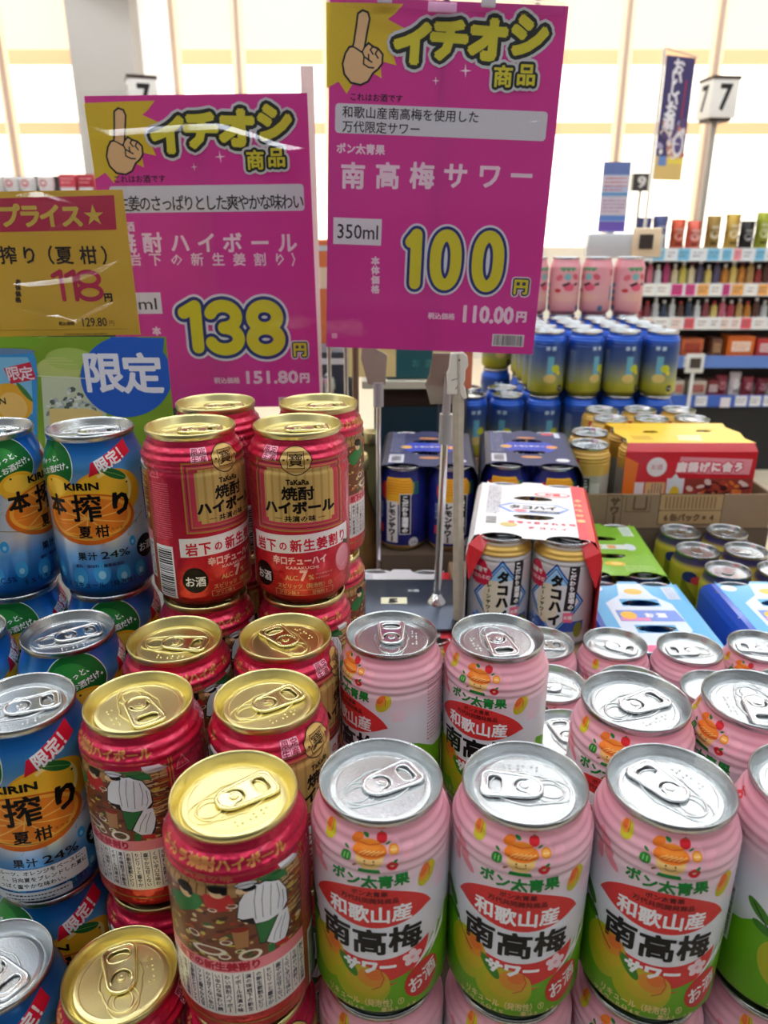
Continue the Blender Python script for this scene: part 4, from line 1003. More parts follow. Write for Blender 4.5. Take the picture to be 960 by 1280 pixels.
def navy_art(a):
    a.ell(2, 98, 36, 36, (38, 62, 180), 1, n=36)
    a.text('レモンサワー', 2, 100, 8, W, 3, bold=.05, asp=.9, outline=((.1, (80, 60, 170)),)); a.ell(-30, 98, 8, 8, (232, 180, 80), 2); a.ell(33, 98, 8, 8, (232, 150, 70), 2)
    a.ell(0, 146, 14, 5, (210, 140, 80), 2); a.ell(2, 46, 14, 5, (220, 150, 90), 2)
    a.rect(-52, 22, -32, 60, (206, 206, 214), 2); a.barcode(-50, 26, -34, 56, True, 3, 8, (120, 120, 130)); a.lines(-52, 68, -34, 178, 24, (150, 156, 190), 2, 4)
    a.ell(42, 34, 9, 8, (216, 216, 220), 2); a.rect(24, 164, 40, 174, (220, 80, 90), 2); a.rect(42, 150, 50, 178, (200, 204, 220), 2)
def lime_art(a):
    a.rect(-22, 92, 30, 108, (214, 222, 214), 1.5); a.text('お酒', 0, 100, 12, (226, 150, 60), 2, bold=.05, pitch=18); a.ell(34, 100, 8, 12, (206, 216, 220), 1.6)
    a.ell(2, 44, 14, 8, (226, 190, 70), 1.6); a.ell(4, 44, 7, 5, (236, 214, 120), 2); a.rect(34, 140, 50, 176, (208, 222, 206), 1.5); a.lines(36, 142, 48, 174, 7, (140, 180, 150), 2, 3)
    a.lines(12, 20, 50, 40, 4, (196, 226, 160), 1.5, 9); a.poly([(-54, 14), (-20, 14), (-54, 70)], (150, 200, 70), 1)
def sky_art(a):
    C1, C2 = (214, 228, 244), (226, 236, 248)
    a.poly([(-14, 181), (14, 181), (20, 150), (36, 128), (38, 66), (22, 48), (12, 18), (-30, 18), (-38, 46), (-40, 130), (-20, 150)], C1, 1)
    for (h0, h1) in ((117, 138), (62, 81)): pass
    a.poly([(-34, 112), (34, 112), (37, 86), (-34, 86)], (110, 130, 190), 2); a.poly([(-33, 111), (33, 111), (36, 87), (-33, 87)], (120, 150, 226), 2.3)
    a.rect(-33, 87, 0, 94, (226, 140, 190), 2.6); a.ell(-22, 100, 9, 9, (246, 190, 70), 2.8); a.text('お酒', 8, 100, 11, W, 3, bold=.06, pitch=14)
    a.ell(0, 160, 11, 8, (240, 196, 90), 2); a.ell(4, 38, 9, 7, (240, 200, 90), 2); a.rect(36, 140, 51, 172, (206, 216, 232), 2); a.lines(38, 142, 49, 170, 7, (130, 150, 190), 3, 3)
    a.ell(-44, 168, 9, 8, (226, 230, 238), 2); a.rect(-24, 20, -6, 34, (236, 110, 150), 2); a.lines(30, 24, 50, 60, 7, (160, 200, 236), 2, 6)
def steal(Zf):  # top art that would bridge a hand hole is cut out of the two hole strips
    def fn(a):
        Zf(a); keepit = []
        for it in a.items:
            P, Fs, c, L = it; nf = []
            if max(p[0] for p in P)-min(p[0] for p in P) > 30 and max(p[1] for p in P)-min(p[1] for p in P) > 24 and L < 2:
                def clip(q, ax, lim, lo):
                    out = []
                    for i in range(len(q)):
                        A, B = q[i], q[(i+1) % len(q)]; da, db = A[ax]-lim, B[ax]-lim
                        if lo: da, db = -da, -db
                        if da >= 0: out.append(A)
                        if da*db < 0:
                            t = da/(da-db); out.append((A[0]+(B[0]-A[0])*t, A[1]+(B[1]-A[1])*t))
                    return out
                for f in Fs:
                    q = [P[i] for i in f]
                    bands = [(-1e3, 60, -99, 99), (78, 122, -99, 99), (140, 1e3, -99, 99)]
                    for (ya, yb) in ((60, 78), (122, 140)): bands += [(ya, yb, -99, -22.5), (ya, yb, 22.5, 99)]
                    for (ya, yb, xa, xb) in bands:
                        s = clip(clip(q, 1, ya, False), 1, yb, True) if len(q) > 2 else []
                        if len(s) > 2: s = clip(clip(s, 0, xa, False), 0, xb, True)
                        if len(s) > 2: keepit.append((s, [tuple(range(len(s)))], c, L))
            else: keepit.append(it)
        a.items = keepit
    return fn
zt = -.29; zb = zt-PZ
GC = 'cardboard multipacks of cans'
# stand-in support level: shallow cardboard boxes under the packs
tag(box('cardboard_carton', .084, .665, TT, .228, .91, zb, CARD, bevel=.002), 'closed brown carton under the white and red multipack', 'carton')
tag(box('cardboard_carton', -.008, .932, TT, .228, 1.16, zb, CARDD, bevel=.002), 'closed carton coloured dark for the shade under the two navy multipacks', 'carton')  # dark cardboard colour stands in for shade beneath the packs
carton('white multipack lying under the steel base plate, red lettering showing', (.016, .700, TT), -2, 'plain', WH, RDm, RDm, steal(white_art), corner=RDm, group=GC)
carton('white and red multipack of plain sour cans, nearest carton, set askew', (.148, .690, zb), -9.8, 'plain', WH, WH, RDm, steal(white_art), rots=(4, -18), corner=RDm, group=GC)
carton('navy multipack of lemon sour cans, left one, behind the wooden stick', (.056, .936, zb), -3.5, 'lemon', NV, NVS, NVS, steal(navy_art), rots=(-4, 12), group=GC)
carton('navy multipack of lemon sour cans, right one, behind the white carton', (.192, .94, zb), -6.5, 'lemon', NV, NVS, NVS, steal(navy_art), rots=(0, 10), group=GC)
zc = TT
carton('lime green multipack beside the white carton', (.297, .862, zc), -3.5, 'yellow', LGm, LGm, LGm, steal(lime_art), group=GC)
carton('sky-blue multipack directly right of the white carton', (.297, .664, zc), -1, 'citrus', SKm, BLm, SKm, steal(sky_art), group=GC)
carton('sky-blue multipack at the right edge with dark blue side', (.46, .664, zc), -1, 'citrus', SKm, BLm, SKm, steal(sky_art), group=GC)
# ---------------------------------------------------------------- yellow and red pack in its tray, loose cans beside it
def tray(label, x0, y0, z0, x1, y1, h, art=None, yaw=0):
    r = thing('cardboard_tray', label, 'cardboard tray', ((x0+x1)/2, (y0+y1)/2, z0), math.radians(yaw), 'open cardboard trays')
    w, d = (x1-x0)/2, (y1-y0)/2; t = .003
    box('tray_base', -w, -d, 0, w, d, t, CARD, r)
    box('tray_wall', -w, -d, t, w, -d+t, h, CARD, r); box('tray_wall', -w, d-t, t, w, d, h, CARD, r)
    box('tray_wall', -w, -d+t, t, -w+t, d-t, h, CARD, r); box('tray_wall', w-t, -d+t, t, w, d-t, h, CARD, r)
    if art: art.flat('label_print', r, delta=.00015, scale=.001, frame=lambda u, v, hh: (u, -d-hh, v))
    return r
ta = Art((0, .8, 0)); BRN = (96, 74, 54)
ta.rect(-10, 6, 84, 54, (178, 146, 104), 1)
for i in range(14): ta.rect(-2+i*5.6, 31, .6+i*5.6, 50, (140, 108, 76), 2)
ta.stroke([(-10, 6), (84, 6), (84, 54), (-10, 54)], 1.2, BRN, 2, closed=True); ta.stroke([(-10, 28), (84, 28)], 1.2, BRN, 2)
ta.text('6缶パック×4', 36, 17, 12, BRN, 3, bold=.05, asp=.95, res=3)
ta.text('サワー', -76, 28, 15, BRN, 3, bold=.06, vert=True, pitch=14); ta.stroke([(-88, 4), (-66, 4), (-66, 52), (-88, 52)], 1, BRN, 2, closed=True)
ta.stroke([(-48, 50), (-48, 30), (-30, 30), (-30, 50)], 2.4, BRN, 2); ta.stroke([(-60, 50), (-60, 26), (-24, 26), (-24, 50)], 1, BRN, 2)
TZ = -.4225
tray('printed cardboard tray holding the yellow and red multipack', 0.262, 1.062, TZ, .577, 1.372, .053, ta)
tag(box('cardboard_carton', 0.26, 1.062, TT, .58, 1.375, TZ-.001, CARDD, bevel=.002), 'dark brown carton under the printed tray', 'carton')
def six_pack(x, y, z):
    r = thing('drink_carton', 'yellow and red multipack with a food picture, standing in the printed tray', 'multipack', (x, y, z), 0, GC)
    for i in range(3):
        for j in range(2): pack_can('goldlabel', r, (i-1)*.0655, .033+j*.0655, 0, 0, art=False)
    YL = mat('carton_yellow', (250, 204, 40), rough=.35, coat=.3)
    hexa = lambda cx, cy: [(cx-.014, cy), (cx-.006, cy+.008), (cx+.008, cy+.008), (cx+.014, cy), (cx+.004, cy-.006), (cx-.008, cy-.005)]
    shape2d('carton_top', [[(-.096, .006), (.096, .006), (.09, .03), (.098, .066), (.09, .1), (.096, .125), (-.096, .125), (-.09, .1), (-.098, .066), (-.09, .03)], hexa(-.04, .07), hexa(.045, .075)], .0006, 0, YL, r, z=PZ)
    sheet('front_panel', [(-.098, -.0008, .002), (.098, -.0008, .002), (.098, -.0008, PZ-.012), (-.098, -.0008, PZ-.012), (-.094, .006, PZ), (.094, .006, PZ)], [(0, 1, 2, 3), (3, 2, 5, 4)], RDm, r)
    sheet('rear_panel', [(-.098, .1325, .002), (.098, .1325, .002), (.098, .1325, PZ-.012), (-.098, .1325, PZ-.012), (-.094, .126, PZ), (.094, .126, PZ)], [(1, 0, 3, 2), (2, 3, 4, 5)], YL, r)
    a = Art((0, .4, .3))
    a.poly([(-98, 20), (-82, 14), (-78, 90), (-98, 100)], (240, 120, 40), 1)
    a.ell(-50, 84, 15, 15, (240, 226, 226), 2); a.text('お酒', -50, 84, 9, (206, 90, 100), 3)
    a.rect(-80, 10, -66, 60, (236, 220, 220), 2); a.rect(-64, 8, -34, 60, (226, 180, 120), 2); a.lines(-60, 12, -38, 58, 5, (60, 70, 130), 3, 2, vert=True)
    a.rect(-32, 8, -6, 66, (222, 222, 226), 2); a.poly([(-26, 66), (-20, 74), (-14, 66)], (222, 222, 226), 2); a.ell(-19, 40, 8, 14, (236, 196, 60), 2.6); a.lines(-28, 14, -12, 34, 3, (60, 70, 130), 3, 2, vert=True)
    a.poly([(-20, 74), (90, 72), (92, 96), (-16, 100)], (240, 150, 160), 1.4); a.text('唐揚げに合う', 30, 84, 15, (250, 226, 226), 3, bold=.09, pitch=17, outline=((.12, (226, 60, 90)),))
    a.rect(-4, 6, 96, 66, (150, 60, 50), 1.6); r2 = random.Random(3)
    for i in range(60): a.ell(r2.uniform(0, 92), r2.uniform(10, 62), r2.uniform(3, 9), r2.uniform(2, 5), r2.choice([(230, 200, 190), (90, 30, 40), (226, 110, 50), (180, 70, 50), (70, 30, 30), (226, 130, 60)]), 2+r2.random(), rot=r2.uniform(-.7, .7), n=9)
    a.text('唐揚げ', 62, 16, 13, (236, 170, 70), 4, bold=.08, outline=((.1, (80, 30, 20)),))
    a.flat('label_print', r, delta=.00015, scale=.001, frame=lambda u, v, h: (u, -.0016-h, v))
    b = Art((0, .4, .3)); b.poly([(-14, 20), (20, 14), (30, 50), (-6, 50)], (236, 222, 170), 1); b.rect(-80, 22, -50, 46, (222, 176, 40), 1); b.lines(50, 84, 90, 116, 4, (240, 226, 150), 1); b.lines(-90, 84, -60, 118, 4, (236, 190, 60), 1, 2)
    b.flat('label_print', r, delta=.00015, scale=.001, frame=lambda u, v, h: (u, v, PZ+.0003+h))
    return r
six_pack(.458, 1.09, TZ+.0035)
GG = 'gold and grey sour cans around the yellow multipack'
for (x, y, l, tab) in ((.307, 1.10, 'left of the yellow multipack, black strip down its front', 20), (.326, 1.170, 'half hidden by the corner of the yellow multipack', 60)):
    place('goldlabel', x, y, TZ+.004+CH, -6, tab, 'gold and grey can '+l, GG)
names = ['left', 'middle', 'right']
for j, yy in enumerate((1.262, 1.329)):
    for i in range(3):
        place('goldlabel', .384+i*.069+j*.002, yy, TZ+.004+CH, -6, 30+i*40, 'gold can behind the yellow multipack, %s of the %s trio of silver lids' % (names[i], ('nearer', 'farther')[j]), GG)
GY = 'yellow cans with silver lids beside the lime multipack'
for (x, y, l, tab) in ((.431, 1.018, 'back left, dark blue and red on its shoulder', 60), (.499, 1.018, 'back row, second from the left', 40), (.43, .958, 'middle row left, bright yellow flank', 80),
                       (.4965, .958, 'middle row at the right edge', 160), (.4445, .8935, 'front left, just behind the right sky-blue multipack', 50), (.512, .8925, 'front row, mostly behind the right sky-blue multipack', 0)):
    place('yellow', x, y+(.008 if y > 1 else 0), TT+CH, 20, tab, 'yellow can with a silver lid, '+l, GY)

# ---------------------------------------------------------------- far stack: blue cans, pink cans on top
GBL = 'blue and yellow cans in the far stack'; bx0, by0 = .302, 1.417
cols = ['first', 'second', 'third', 'fourth', 'fifth']
rows_ = ['front', 'second', 'third', 'fourth']
BT = -.1748
for j in range(4):
    for i in range(-1, 4):
        if j > 0 and i < 0: continue
        if i < 0: continue
        place('blue', bx0+i*.0695, by0+j*.068, BT, (-6, 20, 2, -24)[i] if j == 0 else 0, 40*i+15*j, 'blue-yellow can, upper layer of far stack, %s row, %s from the left' % (rows_[j], cols[i]), GBL)
for j in range(4):
    for i in range(-2, 4):
        if j > 1 and i < 0: continue
        if j > 1: pass
        place('blue', bx0+i*.0695, by0+j*.068, BT-CH, (10, -30, 5, 24, -10, 40)[i+2], 30*i, 'blue-yellow can, lower layer of far stack, %s row, %s from the left' % (rows_[j], (cols+['sixth'])[i+2]), GBL)
for i in range(5):
    place('peach', bx0-.052+i*.0685, by0+4*.068+.012, BT+CH, (0, 40, 0, -46, 10)[i], 20*i, 'pink peach can standing on the far blue cans, %s' % ('hidden behind the tall price sign', 'partly behind the tall price sign', 'second from the right, pale blue blocks', 'middle one with bright fruit print', 'rightmost, beside the shelf rack')[i], 'pink peach cans on the far stack')
for i in range(5):
    for dz in (0, CH): place('blue', bx0-.052+i*.0685, by0+4*.068+.012, BT-dz, 0, 0, 'blue-yellow can, %s layer, hidden under the peach cans, %s from the left' % (('upper', 'lower')[dz > 0], cols[i]), GBL)
tag(box('cardboard_carton', .12, 1.38, TT, .60, 1.80, BT-2*CH, CARD, bevel=.002), 'wide brown carton under the far blue stack', 'carton')
# pale shelf talker behind the pink cans
r = thing('shelf_talker', 'pale blue hanging poster strip with a clear stand above the pink cans', 'poster', (.588, 2.0, FLOOR))
px = onY(755, 290, 2.0); 
box('poster_panel', -.06, 0, -FLOOR-.01, .005, .003, -FLOOR+.148, mat('poster_pale', (204, 214, 240), rough=.5), r)
a = Art((0, .6, 0)); 
for z0, z1, c in ((120, 148, (120, 140, 200)), (95, 118, (226, 226, 240)), (74, 80, (110, 170, 220)), (30, 70, (226, 216, 226)), (16, 28, (110, 150, 220)), (-8, 14, (120, 100, 190))): a.rect(-60, z0, 5, z1, c, 1)
a.lines(-54, 82, 0, 116, 4, (220, 120, 130), 2, 2); a.lines(-54, 34, 0, 66, 4, (190, 150, 190), 2, 3)
a.flat('label_print', r, delta=.0003, scale=.001, frame=lambda u, v, h: (u, -h, v-FLOOR), loc=None)
box('stand_foot', -.085, -.02, -FLOOR-.07, .10, .02, -FLOOR-.013, mat('clear_stand', (214, 218, 220), rough=.2, coat=.4), r, bevel=.006)
box('price_frame', .02, -.03, -FLOOR-.065, .09, -.02, -FLOOR-.0, mat('frame_cream', (250, 226, 190), rough=.4), r, bevel=.004)
box('price_window', .035, -.034, -FLOOR-.048, .068, -.031, -FLOOR-.015, mat('frame_dark', (70, 60, 56), rough=.4), r)
box('post', -.035, .004, 0, -.02, .02, -FLOOR, mat('white_post', (226, 226, 226), rough=.4), r)

# ---------------------------------------------------------------- price signs
def local_frame(ox, oz, roll, Y):
    c, s = math.cos(roll), math.sin(roll)
    def f(px, py):
        x, _, z = onY(px, py, Y); x -= ox; z -= oz
        return ((x*c+z*s)*1000, (-x*s+z*c)*1000)       # mm along and up the sheet
    return f
def sign_root(label, ox, oz, Y, roll, w, h, m, group='price signs on stands'):
    r = thing('price_sign', label, 'price sign', (ox, Y, oz), 0, group); r.rotation_euler = (0, -roll, 0)
    box('printed_sheet', 0, 0, 0, w, .0006, h, m, r)
    return r
CLEAR = bpy.data.materials.new('clear_plastic'); CLEAR.use_nodes = True; nt = CLEAR.node_tree
for n_ in list(nt.nodes): nt.nodes.remove(n_)
o_ = nt.nodes.new('ShaderNodeOutputMaterial'); tr = nt.nodes.new('ShaderNodeBsdfTransparent'); gl = nt.nodes.new('ShaderNodeBsdfGlossy'); gl.inputs['Roughness'].default_value = .06
fr = nt.nodes.new('ShaderNodeFresnel'); ge = nt.nodes.new('ShaderNodeNewGeometry'); im = nt.nodes.new('ShaderNodeMath'); im.operation = 'MULTIPLY_ADD'; im.inputs[1].default_value = 1/1.6-1.6; im.inputs[2].default_value = 1.6; nt.links.new(ge.outputs['Backfacing'], im.inputs[0]); nt.links.new(im.outputs[0], fr.inputs[0]); mx = nt.nodes.new('ShaderNodeMixShader')
tr.inputs[0].default_value = (.985, .985, .985, 1)
nt.links.new(fr.outputs[0], mx.inputs[0]); nt.links.new(tr.outputs[0], mx.inputs[1]); nt.links.new(gl.outputs[0], mx.inputs[2]); nt.links.new(mx.outputs[0], o_.inputs[0])
def sleeve(r, w, h, folds, seed=1, edge=.004):
    """clear pouch over the sheet; along each fold the film is tilted to glint the rear ceiling light at the camera"""
    nx, nz = int((w+2*edge)/.0016), int((h+2*edge)/.0005); V = []; Fc = []; rn = random.Random(seed)
    ph = [rn.uniform(0, 6) for _ in range(6)]; oz_ = r.location.z; oy_ = r.location.y
    segs = [([(p[0]/1000, p[1]/1000) for p in L[0]], L[1]) for L in folds]
    lean = [math.tan((math.atan2(CZ-.07-oz_-z_, oy_+2.2)-math.atan2(oz_+z_, oy_))/2) for z_ in (0, h)]  # fold slope aimed so the lamp's reflection reaches the camera
    for j in range(nz+1):
        for i in range(nx+1):
            x = -edge+(w+2*edge)*i/nx; z = -edge+(h+2*edge)*j/nz
            d = .0012+.00008*math.sin(x*28+ph[0]+z*9)+.00008*math.sin(z*24+ph[1]-x*13)
            sl = lean[0]+(lean[1]-lean[0])*z/h
            for L, wb in segs:
                for k in range(len(L)-1):
                    (ax, az), (bx, bz) = L[k], L[k+1]
                    if ax > bx: ax, az, bx, bz = bx, bz, ax, az
                    if not (ax <= x < bx): continue
                    t = (x-ax)/(bx-ax); s_ = az+(bz-az)*t-z           # below the fold line
                    te = min(1, (x-min(p[0] for p in L)+.001)/.02, (max(p[0] for p in L)-x+.001)/.02); wl = wb*max(te, .15)
                    if 0 <= s_ <= wl: d += sl*s_
                    elif wl < s_ < wl*6: d += sl*wl*(1-(s_-wl)/(5*wl))
            V.append((x, -d, z))
    for j in range(nz):
        for i in range(nx):
            b = j*(nx+1)+i; Fc.append((b, b+1, b+nx+2, b+nx+1))
    return obj('clear_sleeve', mesh('clear_sleeve', V, Fc, CLEAR, smooth=True), r)
MG = (216, 74, 172)
MAG = mat('magenta_sheet', MG, rough=.55, noise=.02, bscale=20, trans=.45)
PW = (250, 222, 240); YW = (226, 212, 52); GO_ = (212, 214, 220)
def emblem(a, q, s):
    """burst, pointing hand, big headline; q maps template units, s = mm per unit"""
    a.poly([q(*p) for p in [(78, 8), (215, 10), (352, 14), (318, 52), (296, 68), (355, 100), (300, 135), (326, 232), (270, 215), (274, 276), (240, 256), (205, 300), (176, 290), (150, 332), (122, 288), (80, 312)]], (226, 196, 44), 1)
    hand = [(176, 150), (186, 80), (190, 48), (207, 36), (226, 44), (232, 66), (222, 120), (214, 166), (228, 152), (243, 164), (262, 172), (278, 192), (276, 225), (262, 244), (244, 258), (226, 288), (200, 300), (165, 292), (142, 262), (136, 225), (146, 188), (160, 166), (172, 164)]
    a.poly([q(*p) for p in hand], (240, 196, 144), 2); a.stroke([q(*p) for p in hand], 6.5*s, (24, 22, 24), 3, closed=True)
    for L in ([(172, 164), (186, 172), (206, 186)], [(214, 166), (206, 182), (212, 200), (226, 210), (240, 220)], [(243, 164), (234, 176), (244, 192)], [(262, 172), (252, 190), (262, 206)], [(212, 200), (210, 226), (228, 238), (246, 240)], [(228, 190), (228, 216)]):
        a.stroke([q(*p) for p in L], 5*s, (24, 22, 24), 3)
    for ch, x, y, sz in (('イ', 385, 152, 128), ('チ', 512, 140, 124), ('オ', 650, 140, 128), ('シ', 795, 126, 124)):
        X, Y = q(x, y); a.text(ch, X, Y, sz*s*1.06, YW, 6, bold=.075, res=2, asp=1.04, rot=-.03, outline=((.1, (30, 34, 30)), (.17, GO_)))
    for ch, x, y in (('商', 702, 270), ('品', 784, 264)):
        X, Y = q(x, y); a.text(ch, X, Y, 70*s, YW, 9, bold=.03, res=2, outline=((.13, (30, 34, 30)), (.25, GO_)))
    for x, y, r in ((465, 285, 17), (570, 250, 26)):
        pts = []
        for k in range(8): rr = r if k % 2 == 0 else r*.2; pts.append(q(x+rr*math.cos(k*PI/4)*.8, y+rr*math.sin(k*PI/4)))
        a.poly(pts, (252, 232, 246), 2)
def digits(a, q, s, chars, bold=19.5):
    for ch, x0, y0, x1, y1 in chars:
        X0, Y0 = q(x0, y1); X1, Y1 = q(x1, y0); o = 17*s
        a.numeral(ch, X0+o, Y0+o, X1-o, Y1-o, bold*2*s, YW, 6, outline=((10*s, (40, 52, 130)), (17*s, (226, 226, 240))))
# sign 1: 100 yen
Y1_ = .744; RO1 = math.radians(-2.1); bl = onY(407.8, 433.5, Y1_)
S1 = sign_root('tall magenta price sign reading 100 yen, highest of the signs', bl[0], bl[2], Y1_, RO1, .2, .289, MAG)
f1 = local_frame(bl[0], bl[2], RO1, Y1_)
qa = lambda x, y: f1(380+x/2.8235, y/2.8235); qb = lambda x, y: f1(380+x/2.8235, 240+y/2.8235)
sa = (f1(600, 130)[0]-f1(500, 130)[0])/100/2.8235; sb = (f1(600, 370)[0]-f1(500, 370)[0])/100/2.8235
a = Art((-1, .5, .1)); emblem(a, qa, sa)
X, Y = qa(255, 345); a.text('これはお酒です', X, Y, 27*sa, (60, 24, 60), 2, bold=.02)
a.poly(rrect(qa(110, 430)[0], qa(484, 484)[1], qa(858, 430)[0], qa(484, 379)[1], 3.2), (222, 222, 230), 2)
X, Y = qa(377, 404); a.text('和歌山産南高梅を使用した', X, Y, 40*sa, (30, 30, 34), 3, bold=.012, pitch=40.6*sa, res=2)
X, Y = qa(273, 451); a.text('万代限定サワー', X, Y, 40*sa, (30, 30, 34), 3, bold=.012, pitch=40*sa, res=2)
X, Y = qa(200, 526); a.text('ポン太青果', X, Y, 35*sa, PW, 2, bold=.04)
for ch, x in zip('南高梅サワー', (173, 295, 417, 535, 655, 768)):
    X, Y = qa(x, 620); a.text(ch, X, Y, 92*sa, PW, 2, bold=.03, res=2)
a.rect(*qb(103, 183), *qb(275, 96), (232, 226, 236), 2); a.fit('350ml', *qb(118, 163), *qb(262, 118), (40, 36, 44), 3, bold=.1)
for ch, y in zip('本体価格', (243, 276, 310, 343)): X, Y = qb(252, y); a.text(ch, X, Y, 29*sb, PW, 2, bold=.05)
digits(a, qb, sb, (('1', 326, 112, 438, 358), ('0', 420, 116, 582, 362), ('0', 566, 120, 734, 368)))
X, Y = qb(765, 334); a.text('円', X, Y, 54*sb, YW, 6, bold=.04, res=2, outline=((.1, (60, 50, 90)), (.18, (226, 226, 240))))
X, Y = qb(485, 438); a.text('税込価格', X, Y, 24*sb, PW, 2, bold=.03)
a.fit('110.00', *qb(562, 458), *qb(740, 408), PW, 2, bold=.8); X, Y = qb(767, 440); a.text('円', X, Y, 40*sb, PW, 2, bold=.06)
a.barcode(*qb(662, 543), *qb(778, 505), L=3, seed=2); a.rect(*qb(98, 516), *qb(117, 498), (240, 160, 210), 2)
a.flat('label_print', S1, delta=.00008, scale=.001)
sleeve(S1, .2, .289, [([(176, 226), (200, 229)], .0016), ([(162, 200), (200, 205)], .002), ([(183, 185), (200, 188)], .002), ([(186, 268), (193, 274), (200, 283)], .005), ([(-2, 262), (4, 260)], .002), ([(-2, 200), (5, 198)], .0025), ([(-2, 250), (3, 248)], .002)], 2)
# clear clamp bar along its top, and its bracket
PLA = mat('clear_clamp_bar', (226, 228, 232), rough=.15, coat=.6); 
def clear_bar(name, x0, y0, z0, x1, y1, z1, parent, m=CLEAR): return box(name, x0, y0, z0, x1, y1, z1, m, parent, bevel=.0012)
clear_bar('clamp_bar', .012, -.006, .281, .196, .006, .2905, S1)
clear_bar('clamp_bar', .024, -.005, .2915, .192, .004, .312, S1)
for x in (.040, .126): box('clamp_hook', x, -.007, .284, x+.012, -.0055, .2915, mat('clamp_hook_clear', (206, 196, 208), rough=.2, coat=.5), S1, bevel=.0006)
box('clamp_hook', .082, -.0075, .279, .106, -.0055, .2865, mat('clamp_hook_pink', (232, 170, 214), rough=.2, coat=.5), S1, bevel=.0008)
tube('sign_post', [(.098, .006, .30), (.0985, .006, .02), (.099, .006, .0)], .003, mat('chrome', (220, 220, 224), rough=.12, metal=1), S1, n=10)
# sign 2: 138 yen
Y2_ = .778; RO2 = math.radians(.7); tl = onY(105, 120, Y2_)
ox = tl[0]+.288*math.sin(RO2); oz = tl[2]-.288*math.cos(RO2)
S2 = sign_root('magenta price sign reading 138 yen, behind the top-layer crimson cans', ox, oz, Y2_, RO2, .2025, .288, MAG)
f2 = local_frame(ox, oz, RO2, Y2_)
q2 = lambda x, y: f2(x/2.4, y/2.4); q3 = lambda x, y: f2(x/2.4, 220+y/2.4)
s2 = (f2(300, 180)[0]-f2(200, 180)[0])/100/2.4; s3 = (f2(300, 400)[0]-f2(200, 400)[0])/100/2.4
a = Art((-1, .5, .1))
# same printed template as the tall sign: carry its layout over in sheet millimetres
qt = lambda x, y: tuple(v+d for v, d in zip(qa(x, y), (2.0, -2.0)))
emblem(a, qt, sa)
X, Y = q2(418, 537); a.text('これはお酒です', X, Y, 23*s2, (60, 24, 60), 2, bold=.02)
a.poly(rrect(q3(330, 60)[0], q3(621, 108)[1], q3(912, 60)[0], q3(621, 27)[1], 3.2), (222, 222, 230), 2)
X, Y = q3(632, 80); a.text('生姜のさっぱりとした爽やかな味わい', X, Y, 44*s3, (30, 30, 34), 3, bold=.012, pitch=31.2*s3, asp=.8, res=2)
X, Y = q3(390, 152); a.text('酒', X, Y, 28*s3, PW, 2, bold=.03)
for ch, x in zip('焼酎ハイボール', (378, 457, 540, 620, 697, 780, 862)): X, Y = q3(x, 200); a.text(ch, X, Y, 58*s3, PW, 2, bold=.03, res=2)
for ch, x in zip('岩下の新生姜割り）', (405, 466, 530, 592, 655, 718, 780, 840, 893)): X, Y = q3(x, 250); a.text(ch, X, Y, 38*s3, PW, 2, bold=.02)
a.rect(*q3(310, 415), *q3(481, 349), (232, 226, 236), 2); a.fit('350ml', *q3(326, 402), *q3(468, 366), (40, 36, 44), 3, bold=.1)
for ch, y in zip('本体価格', (465, 497, 529, 561)): X, Y = q3(470, y); a.text(ch, X, Y, 26*s3, PW, 2, bold=.05)
digits(a, q3, s3, (('1', 520, 354, 616, 550), ('3', 604, 352, 742, 556), ('8', 728, 352, 866, 558)), bold=18)
X, Y = q3(900, 520); a.text('円', X, Y, 44*s3, YW, 6, bold=.04, res=2, outline=((.1, (60, 50, 90)), (.18, (226, 226, 240))))
X, Y = q3(681, 613); a.text('税込価格', X, Y, 20*s3, PW, 2, bold=.03)
a.fit('151.80', *q3(742, 622), *q3(892, 585), PW, 2, bold=.7); X, Y = q3(914, 605); a.text('円', X, Y, 32*s3, PW, 2, bold=.06)
a.barcode(*q3(838, 700), *q3(935, 662), L=3, seed=2)
a.flat('label_print', S2, delta=.00008, scale=.001)
m2 = lambda *P: [q2(*p) for p in P]
sleeve(S2, .2025, .288, [(m2((256, 375), (330, 388), (450, 380), (560, 372), (660, 368), (760, 395), (830, 425), (925, 445)), .0062)], 5)
tube('sign_post', [(.10, .006, .28), (.10, .006, -.2)], .003, MATS['chrome'], S2, n=10)
tube('sign_post', [(.10, .006, -.2), (.10, .006, TT-oz+.006)], .003, MATS['chrome'], S2, n=10)
box('stand_foot', .05, -.04, TT-oz+.0005, .15, .05, TT-oz+.006, mat('foot_steel', (120, 122, 126), rough=.3, metal=.8), S2, bevel=.001)
# sign 3: yellow 118 yen
Y3_ = .622; RO3 = math.radians(.8); tr3 = onY(153, 237, Y3_); h3 = .1075; w3 = .17
ox = tr3[0]-w3*math.cos(RO3)+h3*math.sin(RO3); oz = tr3[2]-w3*math.sin(RO3)-h3*math.cos(RO3)
S3 = sign_root('yellow price sign reading 118 yen at the left edge', ox, oz, Y3_, RO3, w3, h3, mat('yellow_sheet', (222, 192, 84), rough=.55, noise=.02, bscale=20, trans=.45))
f3 = local_frame(ox, oz, RO3, Y3_); q4 = lambda x, y: f3(x/5.333, 200+y/5.333); s4 = (f3(100, 330)[0]-f3(50, 330)[0])/50/5.333
a = Art((-1, .5, .1)); RB = (192, 48, 84)
a.poly([q4(-420, 268), q4(760, 234), q4(778, 464), q4(-420, 490)], RB, 1)
for ch, x in zip('ャルプライス', (-220, -80, 62, 200, 335, 478)): X, Y = q4(x, 372); a.text(ch, X, Y, 150*s4, (222, 192, 84), 2, bold=.045, res=2)
X, Y = q4(628, 366); a.text('★', X, Y, 150*s4, (222, 192, 84), 2)
